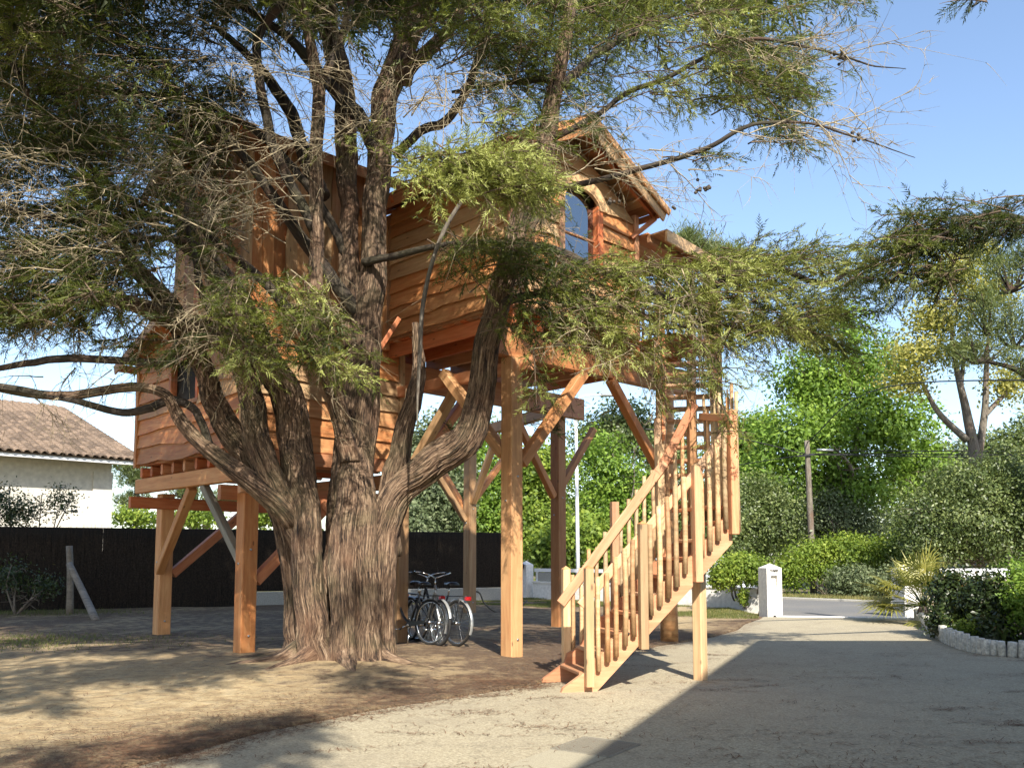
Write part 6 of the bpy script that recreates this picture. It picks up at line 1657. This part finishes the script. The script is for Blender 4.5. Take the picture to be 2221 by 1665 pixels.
for k, (x, Y, bl, leaf, lab) in enumerate([
    (940, 38, [ell(950, 1080, 38, 80, 100), ell(900, 1130, 37, 60, 60)], 'grey', 'silvery green tree behind the fence, left of the far post'),
    (1070, 40, [ell(1070, 1040, 40, 90, 110), ell(1060, 1150, 39, 80, 80), ell(1120, 1100, 39, 50, 90)], 'oak', 'green tree seen between the two near square posts'),
    (1170, 38, [ell(1165, 1120, 38, 60, 110), ell(1180, 1020, 38, 60, 60)], 'lime', 'light green tree left of the white street lamp'),
    (1300, 40, [ell(1310, 1030, 40, 80, 110), ell(1290, 1150, 39, 70, 90), ell(1380, 1100, 40, 70, 100)], 'oak', 'deep green tree right of the white street lamp'),
    (1440, 42, [ell(1440, 1060, 42, 80, 120), ell(1450, 1180, 40, 80, 90), ell(1510, 1140, 40, 70, 110)], 'dark', 'dark green tree behind the staircase'),
    (1260, 33, [ell(1270, 1180, 33, 60, 55), ell(1200, 1190, 33, 50, 50), ell(1340, 1190, 33, 55, 45)], 'lime', 'leafy light bush just behind the street wall')]):
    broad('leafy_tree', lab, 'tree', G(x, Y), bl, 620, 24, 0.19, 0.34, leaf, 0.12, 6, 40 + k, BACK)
for k, (x, Y, bl, leaf, lab) in enumerate([
    (960, 46, [ell(960, 960, 46, 70, 70), ell(900, 1010, 46, 60, 60), ell(1010, 930, 46, 50, 60)], 'grey', 'tall silvery tree filling the gap under the cabin'),
    (1360, 50, [ell(1350, 930, 50, 70, 70), ell(1440, 960, 50, 60, 70), ell(1290, 960, 50, 50, 60)], 'dark', 'tall dark tree behind the upper stair flight'),
    (1600, 50, [ell(1600, 1000, 50, 70, 80), ell(1640, 940, 50, 50, 50)], 'oak', 'green tree just right of the stair top'),
    (2010, 52, [ell(2010, 1030, 52, 80, 80), ell(2090, 1010, 52, 60, 60)], 'grey', 'hazy grey-green tree left of the slender forked tree'),
    (2190, 50, [ell(2180, 1000, 50, 80, 80), ell(2250, 960, 50, 60, 80)], 'dark', 'far dark tree behind the slender forked tree')]):
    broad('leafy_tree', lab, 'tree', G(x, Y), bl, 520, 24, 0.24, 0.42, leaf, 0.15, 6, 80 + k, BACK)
# far tree belt closing the horizon
belt = []
for k in range(26):
    x = -900 + k * 160 + rng.uniform(-40, 40)
    Y = rng.uniform(62, 90)
    h = rng.uniform(90, 150) if 850 < x < 2400 else rng.uniform(20, 50)
    belt.append(ell(x, 1205 - h * 0.3, Y, 120, h, 3.0))
r_ = np.random.default_rng(5)
Vv, T, tn = leafcloud(belt, 2300, 22, 0.5, 0.9, r_)
mkobj('distant_wood', trimesh('distant_wood', Vv, T, M['dark'], tint=tn), None, ID, 'stuff', label='distant belt of dark trees closing the horizon', category='wood')

def pine(name, label, base, tufts, n, rad, leaf='pine', trunk=None, seed=0, nl=0.24, group=None):
    r = np.random.default_rng(seed)
    t = thing(name, label, 'tree', base, group)
    B = np.array(tufts)
    vol_ = (B[:, 3] * B[:, 4] * B[:, 5]) ** 0.7
    pk = r.choice(len(B), n, p=vol_ / vol_.sum())
    d = unitv(n, r); d[:, 2] = np.abs(d[:, 2]) * 0.9 - 0.15
    C = B[pk, :3] + d * B[pk, 3:6] * r.uniform(0.45, 1.05, n)[:, None]
    K = 34
    idx = np.repeat(np.arange(n), K); m = n * K
    C = C + r.normal(0, 0.25, C.shape)
    nd = nrm(unitv(m, r) + (nrm(d)[idx] * 0.5 + Z * 0.75))
    ln = nl * r.uniform(0.6, 1.2, m)[:, None]
    o = C[idx] - nd * 0.0 + r.normal(0, rad * 0.30, (m, 3))
    w = nrm(np.cross(nd, r.normal(size=(m, 3)))) * 0.014 * (nl / 0.24)
    Vv = np.stack([o - w, o + w, o + nd * ln], 1).reshape(-1, 3)
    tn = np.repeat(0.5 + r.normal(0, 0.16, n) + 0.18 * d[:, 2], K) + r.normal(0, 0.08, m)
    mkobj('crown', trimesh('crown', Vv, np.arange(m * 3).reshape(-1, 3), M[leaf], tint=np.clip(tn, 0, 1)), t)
    A = Acc(); base = np.asarray(base, float)
    if trunk is not None:
        for P, R in trunk:
            P = np.array(P, float); v_, t_, b_ = tube(crom(P, 20), np.interp(np.linspace(0, 1, 20), np.linspace(0, 1, len(R)), R), 9, 0.08, seed); A.add(v_, t_, bk=b_)
    for k in range(0, n, max(1, n // 70)):
        c = C[k]; b = B[pk[k], :3] - Z * B[pk[k], 5] * 0.6
        v_, t_, b_ = tube(crom([b, (b + c) / 2 - Z * 0.1, c], 6), np.linspace(0.05, 0.015, 6), 5); A.add(v_, t_, bk=b_)
    mkobj('trunk', A.mesh('trunk', M['limb'], True), t)
    return t
pb_ = G(1500, 42)
pine('umbrella_pine', 'round-headed pine showing above the porch roof', pb_, [ell(1490, 545, 42, 60, 50), ell(1560, 570, 42, 60, 40), ell(1440, 580, 42, 40, 40), ell(1600, 600, 42, 50, 30)], 420, 0.5, 'pine', [([pb_, at(1500, 900, 42), at(1500, 600, 42)], [0.3, 0.25, 0.15])], 61, 0.34)
pb_ = G(2260, 27)
pine('maritime_pine', 'maritime pine with long needles at the right edge', pb_, [ell(2190, 600, 27, 60, 60), ell(2140, 690, 27, 60, 60), ell(2200, 720, 27, 60, 60), ell(2250, 560, 27, 60, 50), ell(2120, 765, 27, 60, 40), ell(2230, 800, 27, 50, 40)], 280, 0.5, 'pine', [([pb_, at(2265, 900, 27), at(2255, 600, 27)], [0.3, 0.24, 0.12]), ([at(2262, 850, 27), at(2200, 800, 27), at(2095, 775, 27)], [0.12, 0.09, 0.03])], 62, 0.24)
pb_ = G(290, 62)
pine('maritime_pine', 'far pine with bare trunk between the white house and the tree house', pb_, [ell(300, 1040, 62, 40, 20), ell(275, 1015, 62, 35, 16), ell(310, 1075, 62, 30, 10), ell(270, 1085, 62, 25, 10), ell(290, 1105, 62, 30, 8)], 150, 0.5, 'pine', [([pb_, at(296, 1100, 62), at(295, 1020, 62)], [0.22, 0.2, 0.12])], 63, 0.42)
pb_ = G(420, 58)
pine('maritime_pine', 'far pine seen under the low wing of the tree house', pb_, [ell(440, 1100, 58, 40, 16), ell(400, 1070, 58, 30, 14), ell(500, 1085, 58, 40, 16)], 110, 0.5, 'pine', [([pb_, at(420, 1100, 58), at(425, 1050, 58)], [0.3, 0.28, 0.2]), ([G(450, 58), at(448, 1080, 58)], [0.3, 0.26])], 64, 0.42)
broad('lime_bush', 'low sunlit bush just over the fence beside the white house', 'bush', G(310, 45), [ell(300, 1122, 45, 60, 16), ell(420, 1120, 45, 60, 22), ell(580, 1115, 45, 60, 30)], 240, 22, 0.22, 0.3, 'lime', 0.0, 4, 65)
broad('garden_shrub', 'dark leafy shrub rising over the fence before the white house', 'shrub', G(60, 24.2), [ell(40, 1110, 24.2, 60, 50), ell(130, 1085, 24.2, 36, 40), ell(-20, 1080, 24.2, 50, 50)], 230, 20, 0.085, 0.16, 'hedge', 0.0, 6, 66, shell=0.3, wr=0.5)
broad('garden_shrub', 'dark twiggy shrub in shade at the left foot of the fence', 'shrub', G(40, 21.0), [ell(20, 1250, 21.0, 50, 40), ell(90, 1270, 21.2, 40, 30)], 120, 16, 0.075, 0.16, 'hedge', 0.0, 6, 67, shell=0.3)
# ------------------------------------------------------------------ right bed planting
HG = 'glossy shrubs in the right bed'
broad('photinia_shrub', 'dark glossy shrub in the right bed nearest the palm', 'shrub', gnd(2080, 1380), [ell(2075, 1300, 15.3, 52, 70), ell(2060, 1350, 15.0, 40, 40)], 560, 20, 0.075, 0.10, 'hedge', 0.0, 7, 71, HG, shell=0.35)
broad('photinia_shrub', 'dark glossy shrub with bronze tips in the middle of the right bed', 'shrub', gnd(2140, 1395), [ell(2145, 1310, 14.6, 50, 70), ell(2150, 1370, 14.3, 50, 40)], 560, 20, 0.075, 0.10, 'hedge', 0.0, 7, 72, HG, shell=0.35)
broad('photinia_shrub', 'green shrub at the right edge of the picture behind the logs', 'shrub', gnd(2225, 1400), [ell(2225, 1310, 14.0, 50, 80), ell(2215, 1250, 14.3, 36, 40), ell(2290, 1300, 14, 50, 80)], 380, 18, 0.07, 0.11, 'oak', 0.0, 7, 73, HG, shell=0.35)
broad('ground_plant', 'small leafy plant at the foot of the glossy shrubs', 'plant', gnd(2090, 1400), [ell(2100, 1362, 14.3, 26, 18)], 50, 16, 0.06, 0.06, 'lime', 0.0, 3, 74)
# fan palm
pc_ = gnd(2004, 1352)
pm = thing('fan_palm', 'low yellow-green fan palm at the left end of the right bed', 'palm', pc_)
tubeobj('trunk', [pc_ - Z * 0.05, pc_ + Z * 0.2, pc_ + Z * 0.36], [0.16, 0.15, 0.10], M['darkwood'], pm, 10, 0.2, 3, 8)
r_ = np.random.default_rng(9)
crownc = pc_ + Z * 0.38
for k in range(44):
    az = r_.uniform(0, 2 * np.pi) if k > 9 else math.radians(150 + k * 22)
    el_ = math.radians(r_.uniform(-15, 68))
    d = np.array([math.cos(az) * math.cos(el_), math.sin(az) * math.cos(el_), math.sin(el_)])
    Lp = r_.uniform(0.55, 0.92)
    hub = crownc + d * Lp - Z * 0.08 * math.cos(el_)
    side = nrm(np.cross(d, Z + r_.normal(0, 0.2, 3))); nn = np.cross(side, d)
    nseg = 19; Ls = r_.uniform(0.58, 0.82)
    Vv, T, tt = [], [], []
    for j in range(nseg):
        a = math.radians(-105 + 210 * j / (nseg - 1))
        e = nrm(d * math.cos(a) + side * math.sin(a) + nn * 0.10)
        l = Ls * (0.75 + 0.25 * math.cos(a)) * r_.uniform(0.9, 1.05)
        w = nrm(np.cross(e, nn)) * 0.017
        m1 = hub + e * l * 0.55; tip = hub + e * l - Z * l * r_.uniform(0.05, 0.30)
        b = len(Vv)
        Vv += [hub - w * 0.3, hub + w * 0.3, m1 + w + nn * 0.006, m1 - w + nn * 0.006, tip]
        T += [(b, b + 1, b + 2), (b, b + 2, b + 3), (b + 3, b + 2, b + 4)]
        tt += [np.clip(0.55 + r_.normal(0, 0.12) + 0.15 * (k % 3), 0, 1)] * 3
    leaf = mkobj('fan_leaf', trimesh('fan_leaf', np.array(Vv), np.array(T), M['palm'], tint=np.array(tt)), pm)
    tubeobj('petiole', [crownc, (crownc + hub) / 2 + Z * 0.03, hub], [0.012, 0.009, 0.006], M['palm'], leaf, 5, n=5)
# strap-leaved plant among the logs
sp_ = gnd(2178, 1402)
A = Acc()
for k in range(7):
    az = k * 0.9; e = np.array([math.cos(az), math.sin(az), 0])
    P = [sp_ + Z * 0.03, sp_ + e * 0.06 + Z * 0.22, sp_ + e * 0.20 + Z * 0.30, sp_ + e * 0.34 + Z * 0.24]
    Q = crom(P, 7); w = np.cross(e, Z) * 0.022
    v_ = np.concatenate([Q - w * np.linspace(1, 0.2, 7)[:, None], Q + w * np.linspace(1, 0.2, 7)[:, None]])
    t_ = np.concatenate([np.stack([np.arange(6), np.arange(6) + 1, np.arange(6) + 8], -1), np.stack([np.arange(6), np.arange(6) + 8, np.arange(6) + 7], -1)])
    A.add(v_, t_, np.full(12, 0.4))
tag(mkobj('strap_plant', A.mesh('strap_plant', M['dark'])), 'small strap-leaved plant arching over the white logs', 'plant')

# ------------------------------------------------------------------ ground cover
def blades(n, pts, h, lean, mat, name, label, w=0.004, tint=0.5):
    o = pts(n)
    d = nrm(np.stack([rng.normal(0, lean, n), rng.normal(0, lean, n), np.ones(n)], -1)); hh = h * rng.uniform(0.4, 1.3, n)[:, None]
    s = nrm(np.cross(d, rng.normal(size=(n, 3)))) * w
    Vv = np.stack([o - s, o + s, o + d * hh], 1).reshape(-1, 3)
    mkobj(name, trimesh(name, Vv, np.arange(n * 3).reshape(-1, 3), mat, tint=np.clip(tint + rng.normal(0, 0.2, n), 0, 1)), None, ID, 'stuff', label=label, category='grass')
def yard_pts(n):
    out = []
    while len(out) < n:
        u = rng.uniform(7.2, 12.2, n); v = rng.uniform(1.6, 11.8, n)
        p = D0 + U * u[:, None] + V * v[:, None]
        f = sinnoise(p[:, 0], p[:, 1], 8, 4, 0.6) + (u - 10.2) * 0.28
        xe_ = np.interp(p[:, 1], LEf[:, 1], LEf[:, 0])
        ok = (f > 0.0) & (p[:, 0] < xe_ - 0.05)
        out += list(p[ok])
    p = np.array(out[:n]); p[:, 2] = 0.03
    return p
blades(26000, yard_pts, 0.055, 0.5, M['grass'], 'lawn_grass', 'thin patchy grass in the yard by the street wall', 0.006, 0.45)
def left_pts(n):
    c = gnd(80, 1330); c2 = gnd(40, 1395)
    p = np.where(rng.uniform(size=(n, 1)) < 0.5, c, c2) + rng.normal(0, 1, (n, 3)) * np.array([1.3, 0.7, 0])
    p[:, 2] = 0.03
    return p
blades(5000, left_pts, 0.07, 0.6, M['grass'], 'shade_grass', 'sparse tufts of grass on the sand at the left edge', 0.006, 0.4)
def verge_pts(n):
    u = 18.45 + np.abs(rng.normal(0, 0.9, n)); v = rng.uniform(-8, 14, n)
    p = D0 + U * u[:, None] + V * v[:, None]; p[:, 2] = 0.05
    return p
blades(16000, verge_pts, 0.12, 0.5, M['grass'], 'verge_grass', 'dry grass along the far side of the road', 0.010, 0.75)
# dry clump at the left fence foot
dg_ = gnd(30, 1322)
def clump_pts(n):
    return dg_ + np.stack([rng.normal(0, 0.28, n), rng.normal(0, 0.2, n), np.abs(rng.normal(0, 0.12, n))], -1)
n_ = 2600; o = clump_pts(n_); d = nrm(o - dg_ + Z * 0.35 + rng.normal(0, 0.2, (n_, 3))); s = nrm(np.cross(d, rng.normal(size=(n_, 3)))) * 0.004
Vv = np.stack([o - s, o + s, o + d * rng.uniform(0.15, 0.4, n_)[:, None]], 1).reshape(-1, 3)
tag(mkobj('dry_tussock', trimesh('dry_tussock', Vv, np.arange(n_ * 3).reshape(-1, 3), M['grass'], tint=np.clip(0.85 + rng.normal(0, 0.12, n_), 0, 1))), 'dry straw-coloured tussock at the foot of the left fence', 'plant')
# needle litter: drifts on the sand, strays over the driveway
m_lit = mat_plain('fallen_needle', (0.17, 0.085, 0.04), 0.9, var=0.5, scale=3)
def litter(n, P, L, w):
    a = rng.uniform(0, np.pi * 2, n); d = np.stack([np.cos(a), np.sin(a), rng.normal(0, 0.06, n)], -1); s = np.stack([-np.sin(a), np.cos(a), np.zeros(n)], -1) * w
    ll = L * rng.uniform(0.4, 1.4, n)[:, None]
    bend = np.stack([-np.sin(a), np.cos(a), np.zeros(n)], -1) * rng.normal(0, 0.12, n)[:, None] * ll
    A0, B0, C0 = P - d * ll * 0.5, P + bend, P + d * ll * 0.5
    Vv = np.stack([A0 - s, A0 + s, B0 - s, B0 + s, C0 - s, C0 + s], 1).reshape(-1, 3); k = np.arange(n)[:, None] * 6
    T = np.concatenate([k + np.array(q) for q in ((0, 1, 3), (0, 3, 2), (2, 3, 5), (2, 5, 4))], 1).reshape(-1, 3)
    return Vv, T
nA, nB = 22000, 5000
k = rng.integers(20, 150, nA); off = np.abs(rng.normal(0, 0.8, nA)) - 0.22
PA = np.stack([LEf[k, 0] - off * 0.8 + rng.normal(0, 0.08, nA), LEf[k, 1] + off * 0.5 + rng.normal(0, 0.08, nA), np.full(nA, 0.035)], -1)
PA[:, 2] = np.where(off < 0.05, 0.018, 0.045)
xx = rng.uniform(-2.5, 8, nB); yy = 5.2 + (rng.uniform(0, 1, nB) ** 1.5) * 9
cl = sinnoise(xx, yy, 12, 4, 0.9) > -0.1
PB = np.stack([xx, yy, np.full(nB, 0.019)], -1)[cl]
cc_ = np.stack([rng.uniform(-1.5, 7.5, 90), 5.4 + rng.uniform(0, 1, 90) ** 1.4 * 8.5], -1)
for c_ in cc_:
    m_ = rng.integers(15, 70); th0 = rng.uniform(-0.3, 0.5)
    q_ = rng.normal(0, 1, (m_, 2)) * np.array([rng.uniform(0.1, 0.45), rng.uniform(0.03, 0.10)])
    PB = np.vstack([PB, np.stack([c_[0] + q_[:, 0] * math.cos(th0) - q_[:, 1] * math.sin(th0), c_[1] + q_[:, 0] * math.sin(th0) + q_[:, 1] * math.cos(th0), np.full(m_, 0.020)], -1)])
PB = PB[PB[:, 0] > np.interp(PB[:, 1], LEf[:, 1], LEf[:, 0])]
v1, t1 = litter(nA, PA, 0.06, 0.0022); v2, t2 = litter(len(PB), PB, 0.085, 0.0026)
nC = 4200
PC = np.stack([rng.uniform(-9, 3, nC), rng.uniform(5.2, 16, nC), np.zeros(nC)], -1)
PC = PC[PC[:, 0] < np.interp(PC[:, 1], LEf[:, 1], LEf[:, 0]) - 0.1]
PC[:, 2] = soil_z(PC[:, 0], PC[:, 1]) + 0.016 + 0.10 * np.exp(-((PC[:, 0] + 2.25) ** 2 + (PC[:, 1] - 11.6) ** 2) / 2.2)
v3, t3 = litter(len(PC), PC, 0.075, 0.003)
A = Acc(); A.add(v1, t1); A.add(v2, t2); A.add(v3, t3)
mkobj('needle_litter', A.mesh('needle_litter', m_lit), None, ID, 'stuff', label='fallen brown needles scattered over sand and driveway', category='needles')
